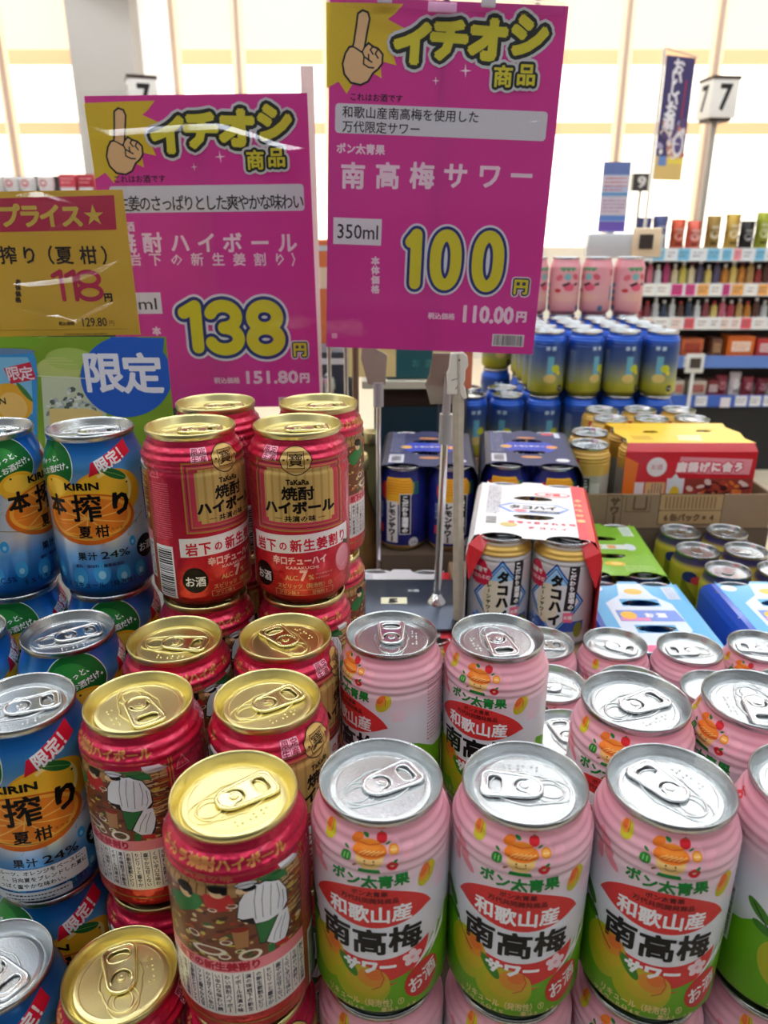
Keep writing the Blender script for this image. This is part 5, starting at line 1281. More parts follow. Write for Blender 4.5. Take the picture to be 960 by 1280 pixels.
for ch, x in zip('本搾り（夏柑）', (-90, 55, 195, 300, 428, 590, 735)): X, Y = q4(x, 634); a.text(ch, X, Y, 120*s4, (40, 36, 36), 2, bold=.02, res=2)
for ch, x0, x1 in (('1', 348, 414), ('1', 436, 502), ('8', 520, 672)):
    X0, Y0 = q4(x0, 945); X1, Y1 = q4(x1, 728); a.numeral(ch, X0, Y0, X1, Y1, 3.5, RB, 3)
X, Y = q4(722, 915); a.text('円', X, Y, 60*s4, (40, 36, 36), 2, bold=.05)
for ch, y in zip('本体価格', (812, 852, 892, 932)): X, Y = q4(122, y); a.text(ch, X, Y, 38*s4, (50, 44, 40), 2, bold=.05)
X, Y = q4(445, 1090); a.text('税込価格', X, Y, 27*s4, (70, 60, 50), 2, bold=.03)
a.fit('129.80', *q4(555, 1110), *q4(708, 1050), (70, 60, 50), 2, bold=.12); X, Y = q4(745, 1086); a.text('円', X, Y, 40*s4, (70, 60, 50), 2)
a.stroke([q4(-400, 1140), q4(850, 1126)], .3, (140, 110, 40), 2); a.lines(*q4(430, 1170), *q4(790, 1148), 1, (70, 60, 50), 2, 4)
a.flat('label_print', S3, delta=.00008, scale=.001)
m4 = lambda *P: [q4(*p) for p in P]
sleeve(S3, w3, h3, [(m4((66, 238), (200, 212), (290, 206), (400, 238), (520, 290), (575, 335)), .0048), (m4((575, 335), (500, 385), (340, 445), (260, 530)), .0046), (m4((40, 824), (300, 800), (500, 775), (650, 720), (850, 640)), .0044),
    (m4((60, 975), (240, 1005), (400, 1022), (510, 1060), (640, 985), (850, 900)), .0036), (m4((470, 1150), (510, 1100), (545, 1145)), .0014)], 8)
tube('sign_post', [(.09, .006, h3-.01), (.09, .006, TT-oz+.006)], .0025, MATS['chrome'], S3, n=8)
box('stand_foot', .05, -.02, TT-oz+.0005, .13, .04, TT-oz+.006, MATS['foot_steel'], S3, bevel=.001)
# poster under it: green, can, iced glass, blue roundel
Y4_ = .606; RO4 = math.radians(-1.0); tr4 = onY(207, 421, Y4_); w4, h4 = .2, .1
ox = tr4[0]-w4; oz = tr4[2]-h4+w4*math.sin(-RO4)*0
r = thing('pop_poster', 'green poster with a blue roundel, canned drink and iced glass at the left', 'poster', (ox, Y4_, oz)); S4 = r
box('printed_sheet', 0, 0, 0, w4, .0006, h4, mat('poster_green', (150, 186, 60), rough=.45, noise=.25, bscale=28, trans=.45), r)
f4 = local_frame(ox, oz, 0, Y4_); q5 = lambda x, y: f4(x/4.364, 380+y/4.364); s5 = (f4(150, 480)[0]-f4(50, 480)[0])/100/4.364
a = Art((-1, .5, .1))
for cx, cy, rx, ry, c in ((380, 300, 130, 60, (176, 200, 96)), (320, 360, 120, 70, (196, 206, 120)), (60, 200, 160, 40, (130, 176, 44)), (360, 480, 130, 90, (206, 214, 170))):
    X, Y = q5(cx, cy); a.ell(X, Y, rx*s5, ry*s5, c, .3)
pts = [q5(690+250*math.cos(t), 395+222*math.sin(t)) for t in [2*PI*k/60 for k in range(60)]]
pts = [(min(x, w4*1000), min(y, h4*1000)) for x, y in pts]; a.poly(pts, (36, 96, 200), 1.5)
a.poly([q5(600, 176), q5(896, 186), q5(880, 400), q5(600, 400)], (36, 96, 200), 1.2)
for ch, x, y in (('限', 562, 372), ('定', 778, 378)): X, Y = q5(x, y); a.text(ch, X, Y, 226*s5, (238, 238, 246), 3, bold=.03, res=3)
# drawn can
a.poly([q5(*p) for p in ((-200, 262), (180, 262), (196, 300), (205, 380), (205, 800), (-200, 800))], (60, 150, 214), 1); a.poly([q5(*p) for p in ((-160, 290), (150, 290), (170, 330), (180, 600), (-100, 600))], (130, 196, 230), 1.4)
X, Y = q5(0, 258); a.ell(X, Y, 190*s5, 16*s5, (110, 140, 180), 1.6)
a.poly([q5(*p) for p in ((20, 350), (165, 316), (200, 410), (60, 436))], (214, 40, 70), 2.2)
for ch, x in (('限', 72), ('定', 146)): X, Y = q5(x, 378); a.text(ch, X, Y, 78*s5, (246, 226, 232), 3, bold=.02, rot=.12)
X, Y = q5(60, 540); a.ell(X, Y, 120*s5, 110*s5, (240, 176, 50), 2); X, Y = q5(70, 560); a.ell(X, Y, 80*s5, 80*s5, (246, 200, 110), 2.4)
X, Y = q5(135, 480); a.ell(X, Y, 14*s5, 62*s5, (70, 130, 60), 3, rot=.6)
a.fit('N', *q5(0, 545), *q5(28, 512), K, 3, bold=.2)
a.poly([q5(*p) for p in ((225, 400), (560, 400), (600, 800), (250, 800))], (206, 214, 180), 1.1); a.stroke([q5(205, 392), q5(400, 402), q5(560, 410)], .5, (226, 232, 220), 2)
r2 = random.Random(5)
for i in range(90):
    x, y = r2.uniform(250, 520), r2.uniform(440, 600); 
    if y < 440+abs(x-370)*.8: continue
    X, Y = q5(x, y); a.ell(X, Y, r2.uniform(8, 26)*s5, r2.uniform(5, 16)*s5, r2.choice([(226, 228, 224), (130, 140, 130), (180, 190, 186), (90, 104, 96), (236, 236, 232)]), 2+r2.random()*.5, rot=r2.uniform(0, 3), n=6)
a.poly([q5(*p) for p in ((270, 570), (480, 570), (560, 590), (580, 800), (280, 800))], (236, 206, 130), 3)
for i_ in range(len(a.items)):   # keep the print on the sheet
    P, Fs, c, L = a.items[i_]; a.items[i_] = ([(max(0, min(w4*1000, x)), max(0, min(h4*1000, y))) for x, y in P], Fs, c, L)
a.flat('label_print', S4, delta=.00008, scale=.001)
tube('sign_post', [(.11, .004, h4-.01), (.11, .004, TT-oz+.006)], .0025, MATS['chrome'], S4, n=8)
box('stand_foot', .08, -.003, TT-oz+.0005, .14, .03, TT-oz+.006, MATS['foot_steel'], S4, bevel=.001)

# ---------------------------------------------------------------- sign stands between the signs
CHR = MATS['chrome']; TG = mat('grey_socket', (168, 168, 170), rough=.4, coat=.2)
PZT = TT+PZ+.0045      # top of the multipack under the plate
r = thing('sign_stand', 'chrome sign stand with a flat dark steel base plate on the white multipack', 'sign stand', (.0605, .782, PZT), 0, 'sign stands')
pm = mat('base_plate_steel', (84, 92, 108), rough=.28, metal=.7)
box('base_plate', -.098, -.062, 0, .062, .062, .003, pm, r, bevel=.0008)
obj('pole_collar', lathe('pole_collar', [(.011, .003), (.0105, .006), (.007, .010), (.005, .014), (.0035, .015)], CHR, n=24, sharp=40, caps=False), r)
top = onY(556.5, 552, .782); lean = (top[0]-.0605)
tube('pole', [(0, 0, .003), (lean*.9, 0, (top[2]-PZT)), (lean, 0, top[2]-PZT+.004)], .0042, CHR, r, n=14)
tube('grey_socket', [(lean, 0, top[2]-PZT-.002), (lean+.0006, 0, top[2]-PZT+.03)], .0072, TG, r, n=14)
tube('upper_rod', [(lean, 0, top[2]-PZT+.03), (lean+.001, .002, top[2]-PZT+.07)], .0045, mat('clear_rod', (170, 164, 166), rough=.2, coat=.5), r, n=10)
shape2d('clip_head', [[(-.016, 0), (.008, 0), (.010, .03), (.012, .052), (-.014, .052), (-.018, .03), (-.022, .02)]], .002, .0004, mat('clip_clear', (160, 154, 136), rough=.2, coat=.5), r, loc=(lean, .004, top[2]-PZT+.04), rot=(PI/2, 0, 0))
a = Art((0, .5, 0)); a.rect(-64, -4, -34, 12, (226, 222, 190), 1); a.text('5', -50, 4, 14, (40, 40, 46), 2, bold=.1, asp=1.6); a.text('お酒', -26, 30, 7, (200, 204, 206), 1, bold=.03)
a.flat('label_print', r, delta=.00012, scale=.001, frame=lambda u, v, h: (u, v, .0032+h))
# wooden stick with a white clip
st0 = onY(573, 775, .742); st1 = onY(572.5, 447, .742)
WD = mat('whitewashed_wood', (186, 176, 158), rough=.8, noise=.22, bscale=120, bump=.5)
r = thing('wooden_stick', 'whitewashed wooden stick with a white plastic clip at its top', 'stick', (st0[0], .742, PZT+.003), 0, 'sign stands')
dx = st1[0]-st0[0]; hh = st1[2]-PZT
rn = random.Random(9); pts = [(dx*k/10+rn.uniform(-.0004, .0004), 0, .001+hh*k/10) for k in range(11)]
V, Fc = tube_geo(pts, [.0062+rn.uniform(-.0003, .0003) for _ in pts], 6); obj('stick', mesh('stick', V, Fc, WD, sharp=30), r)
WC = mat('clip_white', (226, 222, 210), rough=.35, coat=.3)
cl = shape2d('clip', [[(-.0085, -.001), (.0035, -.001), (.0062, -.006), (.0085, -.005), (.0065, .004), (.0035, .008), (.006, .012), (.006, .022), (.0085, .026), (.0075, .0345), (.004, .0375), (-.0065, .0365), (-.0075, .022), (-.0095, .018), (-.0085, .008)]], .008, .0012, WC, r, loc=(dx, -.0015, hh-.036), rot=(PI/2, 0, 0))
obj('clip_eye', lathe('clip_eye', [(.0012, 0), (.0012, .0006), (0, .0006)], mat('dark_eyelet', (50, 44, 40), rough=.5), n=12, caps=False), cl, (.0005, .0315, .0041))
V, Fc = tube_geo([(-.006, .012, .0042), (0, .014, .0042), (.002, .009, .0042), (-.002, .003, .0042)], .0003, 5); obj('clip_crease', mesh('clip_crease', V, Fc, MATS['dark_eyelet']), cl)
# second chrome stand further left, half hidden by the red cans
b2 = onY(474, 560, .95)
r = thing('sign_stand', 'slim chrome stand with a grey socket left of the wooden stick, farther back', 'sign stand', (b2[0], .9, TT), 0, 'sign stands')
s0 = onY(473, 478, .9); s1 = onY(473, 507, .9)
tube('pole', [(0, 0, .004), (s1[0]-b2[0], 0, s1[2]-TT)], .0032, CHR, r, n=10)
tube('grey_socket', [(s1[0]-b2[0], 0, s1[2]-TT-.001), (s0[0]-b2[0], 0, s0[2]-TT)], .0062, TG, r, n=12)
shape2d('clip_head', [[(-.012, 0), (.008, 0), (.010, .034), (-.018, .05), (-.02, .03)]], .002, .0004, MATS['clip_clear'], r, loc=(s0[0]-b2[0], .0, s0[2]-TT-.002), rot=(PI/2, 0, 0))
box('stand_foot', -.03, -.03, 0, .012, .03, .004, MATS['foot_steel'], r, bevel=.001)
# plain poles near the gap between the signs
for i, (px, ytop, Yd, m_, rr, lab) in enumerate(((444, 300, .93, mat('pole_bronze', (132, 112, 92), rough=.35, metal=.6), .0042, 'bronze coloured pole behind the lower left corner of the tall sign'), (412, 430, 1.0, CHR, .003, 'thin chrome pole seen just left of the bronze pole'), (432, 300, 1.0, CHR, .003, 'thin chrome pole hugging the bronze pole'))):
    p0 = onY(px, 560, Yd); p1 = onY(px-1, ytop, Yd)
    r = thing('sign_pole', lab, 'pole', (p0[0], Yd, TT), 0, 'bare poles behind the signs')
    tube('pole', [(0, 0, .004), (p1[0]-p0[0], 0, p1[2]-TT)], rr, m_, r, n=10); box('pole_foot', -.005, -.008, 0, .005, .008, .004, MATS['foot_steel'], r)
# acrylic panel edge seen between the two magenta signs
r = thing('acrylic_panel', 'tall clear acrylic panel edge between the two magenta signs', 'panel', (onY(397, 400, 1.05)[0], 1.05, TT+.0))
box('acrylic_sheet', -.012, 0, 0, .004, .003, onY(397, 82, 1.05)[2]-TT, mat('acrylic_pinkish', (240, 214, 206), rough=.3, coat=.4), r, bevel=.001)
# ---------------------------------------------------------------- things half seen below the tall sign
TEAL = mat('teal_box_print', (24, 84, 96), rough=.5)
r = thing('drink_box', 'teal carton of drinks with faint pale lettering below the tall sign', 'box', (.035, 1.30, -.43))
x0 = onY(482, 470, 1.3)[0]-.035; x1 = onY(541, 470, 1.3)[0]-.035; z0 = onY(500, 473, 1.3)[2]+.43; z1 = z0+.10
box('carton_shell', x0, 0, z0, x1, .06, z1, TEAL, r, bevel=.001)
a = Art((0, .5, .1)); a.text('お酒', 30, 1000*z0+26, 15, (70, 130, 130), 1, bold=.02, pitch=22)
a.flat('label_print', r, delta=.0003, scale=.001)
box('support_box', x0-.02, .0, 0+(TT+.431), x1+.02, .2, z0-.016, mat('dark_brown_box', (64, 48, 38), rough=.8), r)  # dark brown box below the pale board
box('support_box', x0-.04, -.02, z0-.014, x1+.06, .22, z0-.002, mat('pale_board', (206, 202, 186), rough=.6), r)
box('teal_panel', x0-.01, -.004, .06, x1+.02, -.001, .14, mat('teal_dark', (26, 54, 66), rough=.5), r)
for i, (p0, p1, y0, y1, c, lab) in enumerate(((436, 495, 436, 471, (226, 206, 140), 'pale yellow card standing left of the teal carton'), (540, 588, 436, 486, (222, 206, 150), 'pale yellow card right of the teal carton, behind the white clip'))):
    A = onY(p0, y1, 1.2); B = onY(p1, y0, 1.2)
    rr = thing('info_card', lab, 'card', (A[0], 1.2, TT))
    V = [(0, 0, A[2]-TT), (B[0]-A[0], 0, A[2]-TT-(.0 if i == 0 else .014)), (B[0]-A[0], 0, B[2]-TT+.03), (0, 0, B[2]-TT+.03)]
    sheet('card_sheet', V, [(0, 1, 2, 3)], mat('card_%d' % i, c, rough=.5), rr, .002)
    a = Art((0, .6, 0)); a.lines(8, (A[2]-TT)*1000+8, (B[0]-A[0])*1000-8, (B[2]-TT)*1000, 4, (190, 160, 90), 1, i)
    a.flat('label_print', rr, delta=.0003, scale=.001); box('card_stem', .01, .002, 0, .014, .005, A[2]-TT+.01, MATS['foot_steel'], rr)
A = onY(588, 478, 1.19); rr = thing('info_card', 'narrow orange-red card edge behind the white clip', 'card', (A[0]-.002, 1.19, TT))
box('card_sheet', -.012, 0, A[2]-TT-.01, .004, .002, A[2]-TT+.08, mat('card_orange', (206, 120, 84), rough=.5), rr); box('card_stem', -.006, .002, 0, -.002, .005, A[2]-TT, MATS['foot_steel'], rr)
# dusky bottles between the poles
BRz = mat('bottle_amber', (120, 88, 48), rough=.2, coat=.5); BRg = mat('bottle_olive', (96, 92, 60), rough=.2, coat=.5)
bp = [(0, 0), (.03, 0), (.031, .01), (.031, .13), (.028, .15), (.014, .19), (.012, .22), (.013, .225), (.013, .24), (0, .24)]
for i, (px, Yd, h, m_) in enumerate(((447, .98, 1.0, BRz), (426, 1.08, 1.2, BRg), (463, 1.2, .9, BRg), (410, 1.2, 1.25, BRz))):
    X = onY(px, 560, Yd)[0]
    rr = thing('glass_bottle', ('amber', 'olive', 'olive', 'amber')[i]+' glass bottle in shade, '+('just right of the bronze pole', 'just left of the bronze pole', 'shorter one further right behind the bronze pole', 'at the back beside the thin chrome pole')[i], 'bottle', (X, Yd, TT), 0, 'bottles behind the crimson cans')
    obj('bottle_glass', lathe('bottle_glass', [(a_, b_*h) for a_, b_ in bp], m_, n=24, caps=False), rr)
    obj('bottle_cap', lathe('bottle_cap', [(.0145, .226*h), (.0145, .244*h), (.013, .247*h), (0, .247*h)], GOLD if i % 2 == 0 else STEEL, n=20, caps=False), rr)
for i, (px, c) in enumerate(((400, (40, 46, 60)), (388, (214, 110, 60)))):
    X = onY(px, 480, 1.25)
    rr = thing('snack_box', ('dark box marked 6 between the two magenta signs', 'orange box peeping out between the two magenta signs')[i], 'box', (X[0], 1.25+i*.3, TT), 0)
    z1 = onY(px, 440 if i == 0 else 300, 1.25+i*.3)[2]-(TT)
    box('box_shell', -.03, 0, 0, .05, .1, z1, mat('snack_box_%d' % i, c, rough=.5), rr, bevel=.002)
    a = Art((0, .5, 0)); 
    if i == 0: a.fit('6', 4, z1*1000-56, 16, z1*1000-34, (200, 204, 210), 2, bold=.6)
    else: a.rect(-26, z1*1000-90, 40, z1*1000-50, (236, 206, 180), 1)
    a.rect(-28, z1*1000-20, 46, z1*1000-10, (206, 206, 210), 1); a.flat('label_print', rr, delta=.0004, scale=.001)

# ---------------------------------------------------------------- shelf rack at the right
RY = 4.62
SW = mat('shelf_white', (222, 222, 222), rough=.4); SBk = mat('shelf_back', (70, 58, 54), rough=.7); SBl = mat('rail_blue', (50, 90, 180), rough=.4); STG = mat('rail_pale', (222, 228, 236), rough=.4)
DK = mat('rack_base', (26, 26, 30), rough=.6)
rk = thing('shelf_rack', 'long store shelf rack with white shelves and price rails on the right', 'shelf', (2.45, RY, FLOOR))
RX0, RX1 = -1.0, 1.3
def yz(py): return onY(880, py, RY)[2]
lev = [yz(315), yz(359), yz(401), yz(449), yz(498)]
box('back_panel', RX0, .5, .05, RX1, .52, lev[0]-FLOOR+.0, SBk, rk)
box('rack_base', RX0, .03, 0, RX1, .5, lev[4]-FLOOR-.06, DK, rk)
rc = [(150, 200, 226), (226, 200, 190), (226, 222, 222), (96, 130, 200), (56, 96, 184)]
for i, z in enumerate(lev):
    zz = z-FLOOR
    box('shelf_board', RX0, 0, zz-.03, RX1, .5, zz, SW, rk)
    box('price_rail', RX0, -.012, zz-.05, RX1, -.001, zz+.022, mat('rail_%d' % i, rc[i] if i in (3, 4) else (226, 230, 234), rough=.4), rk)
    a = Art((0, .6, 0)); rn = random.Random(i+20); x = RX0*1000+10
    tags = [[(120, 190, 226), (236, 150, 160), (226, 230, 236)], [(236, 170, 90), (206, 60, 130), (70, 110, 190), (240, 236, 230)], [(236, 232, 230), (220, 90, 100), (236, 214, 206)], [(120, 160, 220), (226, 228, 232)], [(226, 226, 230)]][i]
    while x < RX1*1000-60:
        wd = rn.uniform(50, 90)
        if i < 3 or rn.random() < .3: a.rect(x, (zz-.045)*1000, x+wd*.8, (zz+.018)*1000, rn.choice(tags), 1); a.lines(x+4, (zz-.03)*1000, x+wd*.7, (zz+.006)*1000, 2, (110, 100, 110), 2, int(x))
        x += wd
    a.flat('rail_tags', rk, delta=.0006, scale=.001, frame=lambda u, v, h: (u, -.0125-h, v))
box('rack_side', RX0-.02, 0, 0, RX0, .5, lev[0]-FLOOR, SW, rk)
# goods
def bag(name, lab, x, z, w, h, c, cat, grp, m=None, depth=.07):
    m = m or mat('foil_%d_%d_%d' % c, c, rough=.28, metal=.5, bump=.6, bscale=30)
    V, Fc = [], []; nx, nz = 8, 10; rn = random.Random(int(x*100))
    for s in (-1, 1):
        for j in range(nz+1):
            for i in range(nx+1):
                u, v = i/nx*2-1, j/nz
                d = depth/2*(1-u*u)**.5*(math.sin(PI*min(max(v, .03), .97)))**.45
                V.append((u*w/2*(1-.05*math.sin(PI*v))+rn.uniform(-.002, .002), s*d+rn.uniform(-.004, .004)*(0 if j in (0, nz) else 1), v*h))
    o = (nx+1)*(nz+1)
    for s in (0, 1):
        for j in range(nz):
            for i in range(nx):
                b = s*o+j*(nx+1)+i; q = (b, b+1, b+nx+2, b+nx+1); Fc.append(q if s == 0 else q[::-1])
    rr = thing(name, lab, cat, (x, RY+.09, z), 0, grp)
    obj('bag_body', mesh('bag_body', V, Fc, m, smooth=True), rr)
    a = Art((0, .5, .1)); cc = tuple(min(255, int(k*.5+120)) for k in c)
    a.ell(0, h*480, w*300, h*130, cc, 1, n=18); a.rect(-w*250, h*640, w*250, h*720, cc, 1); a.rect(-w*220, h*200, w*220, h*260, tuple(int(k*.5) for k in c), 1)
    a.flat('label_print', rr, delta=.0004, scale=.001, frame=lambda u, v, hh: (u, -depth/2*math.sqrt(max(0, 1-(u/(w/2))**2))*1.0-.004-hh, v))
def px_x(px, py=330): return onY(px, py, RY)[0]
lvz = [z+.001 for z in lev]
G1_ = 'bags on the top shelf of the rack'
for i, (px, hpx, c, l) in enumerate(((806, 40, (52, 56, 100), 'dark blue foil bag, first on the top shelf'), (826, 42, (70, 76, 120), 'dark blue silvery bag, second on the top shelf'), (849, 38, (196, 84, 56), 'orange-red bag on the top shelf, left one'), (869, 36, (206, 96, 80), 'orange-red bag on the top shelf, right one'),
        (893, 42, (150, 120, 60), 'dark gold foil bag, left of the bright gold one'), (917, 44, (196, 160, 76), 'bright gold foil bag on the top shelf'), (936, 36, (44, 40, 40), 'black bag on the top shelf'), (955, 46, (150, 156, 50), 'yellow-green bag at the right end of the top shelf'), (978, 40, (180, 60, 50), 'red bag on the top shelf, beyond the picture edge'))):
    bag('snack_bag', l, px_x(px), lvz[0], .086, hpx/950*4.4, c, 'bag', G1_)
def jar(lab, x, z, r, h, c, capc, grp, y=.08):
    rr = thing('bottle', lab, 'bottle', (x, RY+y, z), 0, grp)
    obj('bottle_body', lathe('bottle_body', [(0, 0), (r, 0), (r, h*.62), (r*.9, h*.7), (r*.42, h*.8), (r*.42, h*.86)], mat('goods_%d_%d_%d' % c, c, rough=.3, coat=.3), n=16, caps=False), rr)
    obj('bottle_cap', lathe('bottle_cap', [(r*.5, h*.84), (r*.5, h), (0, h)], mat('goods_%d_%d_%d' % capc, capc, rough=.3, coat=.3), n=12, caps=False), rr)
    a = Art((0, .5, .1)); a.rect(-r*700, h*180, r*700, h*480, tuple(min(255, k+60) for k in c), 1)
    a.flat('label_print', rr, delta=.0005, scale=.001, frame=lambda u, v, hh: (u, -math.sqrt(max(0, r*r-u*u))-hh, v))
ordn = ['first', 'second', 'third', 'fourth', 'fifth', 'sixth', 'seventh', 'eighth', 'ninth', 'tenth', 'eleventh', 'twelfth', 'thirteenth', 'fourteenth', 'fifteenth', 'sixteenth', 'seventeenth', 'eighteenth']
cn = {(206, 110, 130): 'pink', (180, 60, 110): 'magenta', (226, 210, 170): 'cream', (206, 190, 90): 'yellow', (190, 150, 90): 'tan', (90, 80, 110): 'dusky blue', (206, 130, 50): 'orange', (226, 200, 110): 'pale gold', (150, 50, 50): 'dark red', (190, 60, 80): 'red', (96, 60, 50): 'brown', (214, 214, 214): 'silver white', (150, 70, 80): 'wine red', (60, 70, 90): 'slate'}
seq2 = [(206, 110, 130), (206, 110, 130), (214, 214, 214), (180, 60, 110), (226, 210, 170), (206, 190, 90), (226, 210, 170), (90, 80, 110), (226, 200, 110), (90, 80, 110), (206, 130, 50), (226, 200, 110), (206, 130, 50), (190, 150, 90), (150, 50, 50), (96, 60, 50), (150, 50, 50)]
for i, c in enumerate(seq2):
    h = (.135, .15, .12, .155, .125, .14)[i % 6]
    jar('%s bottle, %s from the left on the second shelf' % (cn[c], ordn[i]), px_x(806+i*10.6, 350), lvz[1], .021, h, c, (226, 222, 216) if i % 3 else (120, 50, 60), 'small bottles on the second shelf')
seq3 = [(190, 60, 80), (150, 70, 80), (214, 214, 214), (60, 70, 90), (214, 214, 214), (96, 60, 50), (60, 70, 90), (214, 214, 214), (150, 70, 80), (226, 200, 110), (206, 110, 130), (190, 60, 80), (190, 150, 90), (206, 130, 50), (96, 60, 50), (214, 214, 214), (60, 70, 90)]
for i, c in enumerate(seq3):
    h = (.12, .105, .125, .11)[i % 4]
    jar('%s bottle, %s from the left on the third shelf' % (cn[c], ordn[i]), px_x(803+i*10.6, 392), lvz[2], .02, h, c, (206, 60, 70) if i % 4 == 1 else (224, 222, 220), 'small bottles on the third shelf')
def sbox(lab, x, z, w, h, d, c, c2, grp, y=.04):
    rr = thing('snack_box', lab, 'box', (x, RY+y, z), 0, grp)
    box('box_shell', -w/2, 0, 0, w/2, d, h, mat('goods_%d_%d_%d' % c, c, rough=.3, coat=.3), rr, bevel=.002)
    a = Art((0, .5, .1)); a.rect(-w*350, h*300, w*350, h*760, c2, 1); a.lines(-w*300, h*360, w*300, h*700, 3, c, 2, int(x*50)); a.flat('label_print', rr, delta=.0005, scale=.001)
for i, (px, w, c, c2, l) in enumerate(((842, .09, (180, 170, 150), (120, 60, 60), 'grey-beige box'), (868, .13, (196, 100, 60), (160, 60, 50), 'rust orange box'), (899, .06, (120, 80, 60), (180, 140, 100), 'narrow brown box'), (929, .16, (226, 110, 40), (246, 226, 206), 'large orange box with a white panel'), (962, .12, (196, 60, 60), (230, 200, 200), 'red box at the right end'))):
    sbox(l+' on the fourth shelf', px_x(px, 440), lvz[3], w, .115 if i != 3 else .13, .12, c, c2, 'boxes on the fourth shelf')
for i, (px, w, c, c2, l) in enumerate(((852, .06, (206, 196, 180), (206, 90, 60), 'beige box with an orange dot'), (876, .1, (200, 186, 170), (170, 60, 50), 'beige box with a red panel'), (895, .07, (120, 40, 46), (206, 190, 190), 'dark red box'))):
    sbox(l+' on the bottom shelf', px_x(px, 485), lvz[4], w, .1, .1, c, c2, 'boxes on the bottom shelf')
for i, (px, hpx, c, l) in enumerate(((908, 26, (150, 40, 60), 'wine red bag'), (925, 30, (206, 196, 200), 'white and red bag'), (942, 24, (140, 36, 56), 'wine red bag with white spot'), (960, 22, (120, 30, 50), 'dark wine red bag'))):
    bag('snack_bag', l+' on the bottom shelf, %s of the slumped bags' % ordn[i], px_x(px, 485), lvz[4], .074, hpx/950*4.6, c, 'bag', 'slumped bags on the bottom shelf', mat('foilw_%d' % i, c, rough=.4, noise=.35, bscale=22))
pf = thing('price_display', 'small white framed electronic price display at the shelf edge', 'price display', (px_x(866, 452), RY-.03, FLOOR))
zz = onY(866, 465, RY)[2]-FLOOR
box('display_frame', -.055, -.01, zz, .055, .002, zz+.115, mat('frame_white', (216, 216, 212), rough=.4), pf, bevel=.004); box('display_screen', -.032, -.014, zz+.03, .032, -.0101, zz+.09, mat('frame_dark', (70, 60, 56), rough=.4), pf)
box('display_post', -.01, .002, 0, .01, .01, zz+.05, SW, pf)
pc = thing('price_card', 'blank white card hanging on the lowest rail', 'card', (px_x(904, 505), RY-.02, FLOOR)); zz = onY(904, 508, RY)[2]-FLOOR
box('card_sheet', -.03, -.004, zz, .03, -.001, zz+.06, mat('card_white', (222, 214, 220), rough=.5), pc)

# ---------------------------------------------------------------- far left shelf top
LY = 3.6
lz = onY(50, 238, LY)[2]
ls = thing('shelf_rack', 'dark store shelf rack far behind the yellow sign, only its top in view', 'shelf', (-1.55, LY, FLOOR))
box('shelf_board', -.5, 0, lz-FLOOR-.03, .8, .35, lz-FLOOR-.008, SW, ls); box('rack_body', -.5, .02, 0, .8, .35, lz-FLOOR-.032, DK, ls); box('back_rail', -.5, .3, lz-FLOOR-.006, .8, .33, lz-FLOOR+.075, DK, ls)
for i, px in enumerate((-10, 9, 29, 52)):
    X = onY(px, 230, LY)[0]
    rr = thing('round_tub', 'white round tub with a red print, %s from the left on the far shelf top' % ordn[i], 'tub', (X, LY+.05, lz-.008), 0, 'round tubs on the far shelf')
    obj('tub_body', lathe('tub_body', [(0, 0), (.024, 0), (.031, .012), (.034, .035), (.034, .06), (.028, .066), (0, .066)], mat('tub_white', (222, 216, 214), rough=.4), n=20, caps=False), rr)
    a = Art((0, .5, 0)); a.ell(0, 38, 16, 14, (206, 70, 90), 1, n=14); a.flat('label_print', rr, delta=.0005, scale=.001, frame=lambda u, v, h: (u, -math.sqrt(max(0, .034**2-u*u))-.001-h, v))
for i, px in enumerate((81, 104)):
    X = onY(px, 230, LY)[0]
    rr = thing('snack_box', ('red box with pale lettering, left one on the far shelf top', 'deep red box, right one on the far shelf top')[i], 'box', (X, LY+.03, lz-.008), 0, 'red boxes on the far shelf')
    box('box_shell', -.035, 0, 0, .035, .07, .075, mat('tubbox_%d' % i, ((206, 70, 84), (176, 30, 50))[i], rough=.4), rr, bevel=.002)
    a = Art((0, .5, 0)); a.rect(-32, 2, 32, 22, (214, 206, 206), 1); a.lines(-26, 34, 26, 64, 2, (236, 170, 176), 1, i); a.flat('label_print', rr, delta=.0005, scale=.001)

# ---------------------------------------------------------------- number boxes, banner, board
def number_box(lab, x, y, z0, z1, hw, yaw, fc=(236, 232, 226), pole_px=None):
    r = thing('aisle_sign', lab, 'aisle sign', (x, y, FLOOR), math.radians(yaw), 'lit number boxes on poles')
    m = mat('sign_box_face', fc, rough=.5); b0, b1 = z0-FLOOR, z1-FLOOR
    box('sign_box', -hw, -hw, b0, hw, hw, b1, m, r, bevel=.002)
    dk = mat('sign_box_cap', (66, 50, 44), rough=.5); box('sign_cap', -hw-.004, -hw-.004, b1, hw+.004, hw+.004, b1+.018, dk, r); box('sign_foot', -hw*.8, -hw*.8, b0-.018, hw*.8, hw*.8, b0-.0005, dk, r)
    h = (b1-b0)*1000
    a = Art((0, .6, 0)); a.fit('7', -hw*350, b0*1000+h*.2, hw*450, b1*1000-h*.14, (40, 36, 36), 2, bold=5)
    a.flat('sign_number', r, delta=.0005, scale=.001, frame=lambda u, v, hh: (u, -hw-hh, v))
    a.flat('sign_number', r, delta=.0005, scale=.001, frame=lambda u, v, hh: (-hw-hh, -u, v))
    tube('pole', [(0, 0, 0), (0, 0, b0-.01)], .018, mat('pole_grey', (176, 170, 160), rough=.4, metal=.3), r, n=12)
A = onY(915, 142, 5.0); B = onY(915, 92, 5.0)
number_box('white box sign with a black 7 on a slim pole behind the shelf rack', A[0], 5.25, A[2], B[2], .085, 7)
A = onY(178, 150, 5.2); B = onY(178, 99, 5.2)
number_box('white box sign with a 7 peeping over the left magenta sign', A[0], 5.25, A[2], B[2], .085, 20)
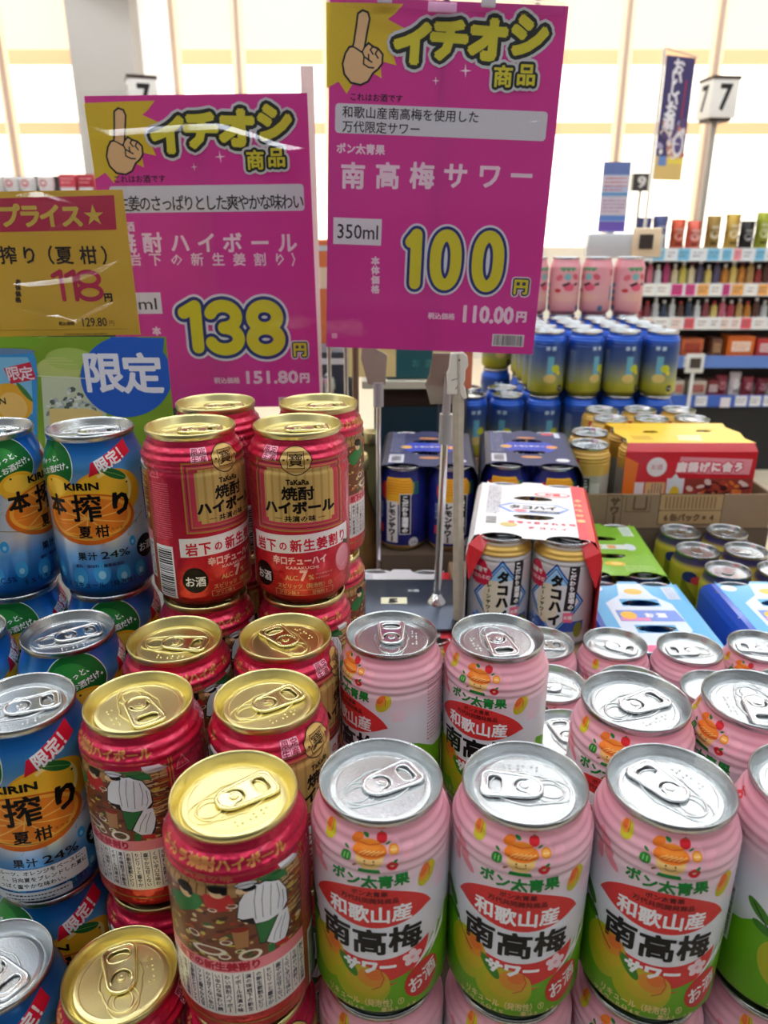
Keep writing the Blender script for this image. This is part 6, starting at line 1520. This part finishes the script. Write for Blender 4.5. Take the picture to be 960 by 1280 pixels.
A = onY(801, 239, 5.6); 
r = thing('aisle_sign', 'small black board with a pale 9 near the far windows', 'aisle sign', (A[0], 5.6, FLOOR), 0, None); r['group'] = 'lit number boxes on poles'
b0 = A[2]-FLOOR; box('sign_board', -.06, 0, b0, .06, .02, b0+.112, mat('board_black', (60, 56, 54), rough=.5), r); box('board_side', -.075, .002, b0, -.0605, .02, b0+.112, mat('board_pale', (236, 226, 210), rough=.5), r)
a = Art((0, .6, 0)); a.fit('9', -26, b0*1000+24, 26, b0*1000+90, (220, 216, 210), 2, bold=4); a.flat('sign_number', r, delta=.0006, scale=.001, frame=lambda u, v, h: (u, -h, v))
tube('pole', [(0, .012, 0), (0, .012, b0)], .01, MATS['pole_grey'], r, n=8)
# banner
A = onY(820, 224, 4.3); B = onY(868, 66, 4.3); w = .205; hb = B[2]-A[2]
r = thing('hanging_banner', 'navy vertical banner with white brush lettering and a yellow foot', 'banner', (A[0]+.0, 4.35, FLOOR), math.radians(24))
b0 = A[2]-FLOOR
box('banner_cloth', 0, 0, b0, .19, .003, b0+hb, mat('banner_navy', (62, 54, 104), rough=.7), r)
a = Art((0, .7, 0)); H = hb*1000; z = b0*1000
a.rect(0, z, 190, z+H*.2, (222, 190, 120), 1); a.rect(20, z+H*.12, 74, z+H*.2, (110, 140, 200), 2); a.rect(84, z+H*.14, 184, z+H*.18, (236, 214, 90), 2)
rn = random.Random(8)
for i in range(34): a.ell(rn.uniform(12, 178), rn.uniform(z+H*.22, z+H*.48), rn.uniform(8, 30), rn.uniform(10, 34), rn.choice([(206, 150, 130), (226, 210, 200), (96, 80, 120), (170, 160, 190), (190, 110, 100), (230, 220, 220)]), 1+rn.random(), rot=rn.uniform(0, 3), n=10)
a.ell(140, z+H*.3, 38, 60, (226, 222, 226), 2.4); a.ell(140, z+H*.3, 24, 42, (96, 80, 130), 2.6)
for i, ch in enumerate('おいしいお酒'): a.text(ch, 84-i*5, z+H*(.92-i*.087), 78, (236, 232, 240), 3, bold=.04)
a.stroke([(146, z+H*.82), (140, z+H*.52)], 9, (170, 60, 90), 2)
a.flat('banner_print', r, delta=.0006, scale=.001, frame=lambda u, v, h: (u, -h, v))
tube('banner_rod', [(-.01, .002, b0+hb+.03), (.2, .002, b0+hb+.005)], .004, MATS['pole_grey'], r, n=8)
tube('banner_pole', [(-.014, .004, 0), (-.014, .004, b0+hb+.03)], .008, mat('banner_pole_white', (226, 222, 214), rough=.4), r, n=8)

# unused prototypes inside cartons only
for k in ('plain', 'lemon'):
    for ch in list(PROTO[k].children_recursive): bpy.data.objects.remove(ch)
    bpy.data.objects.remove(PROTO[k])
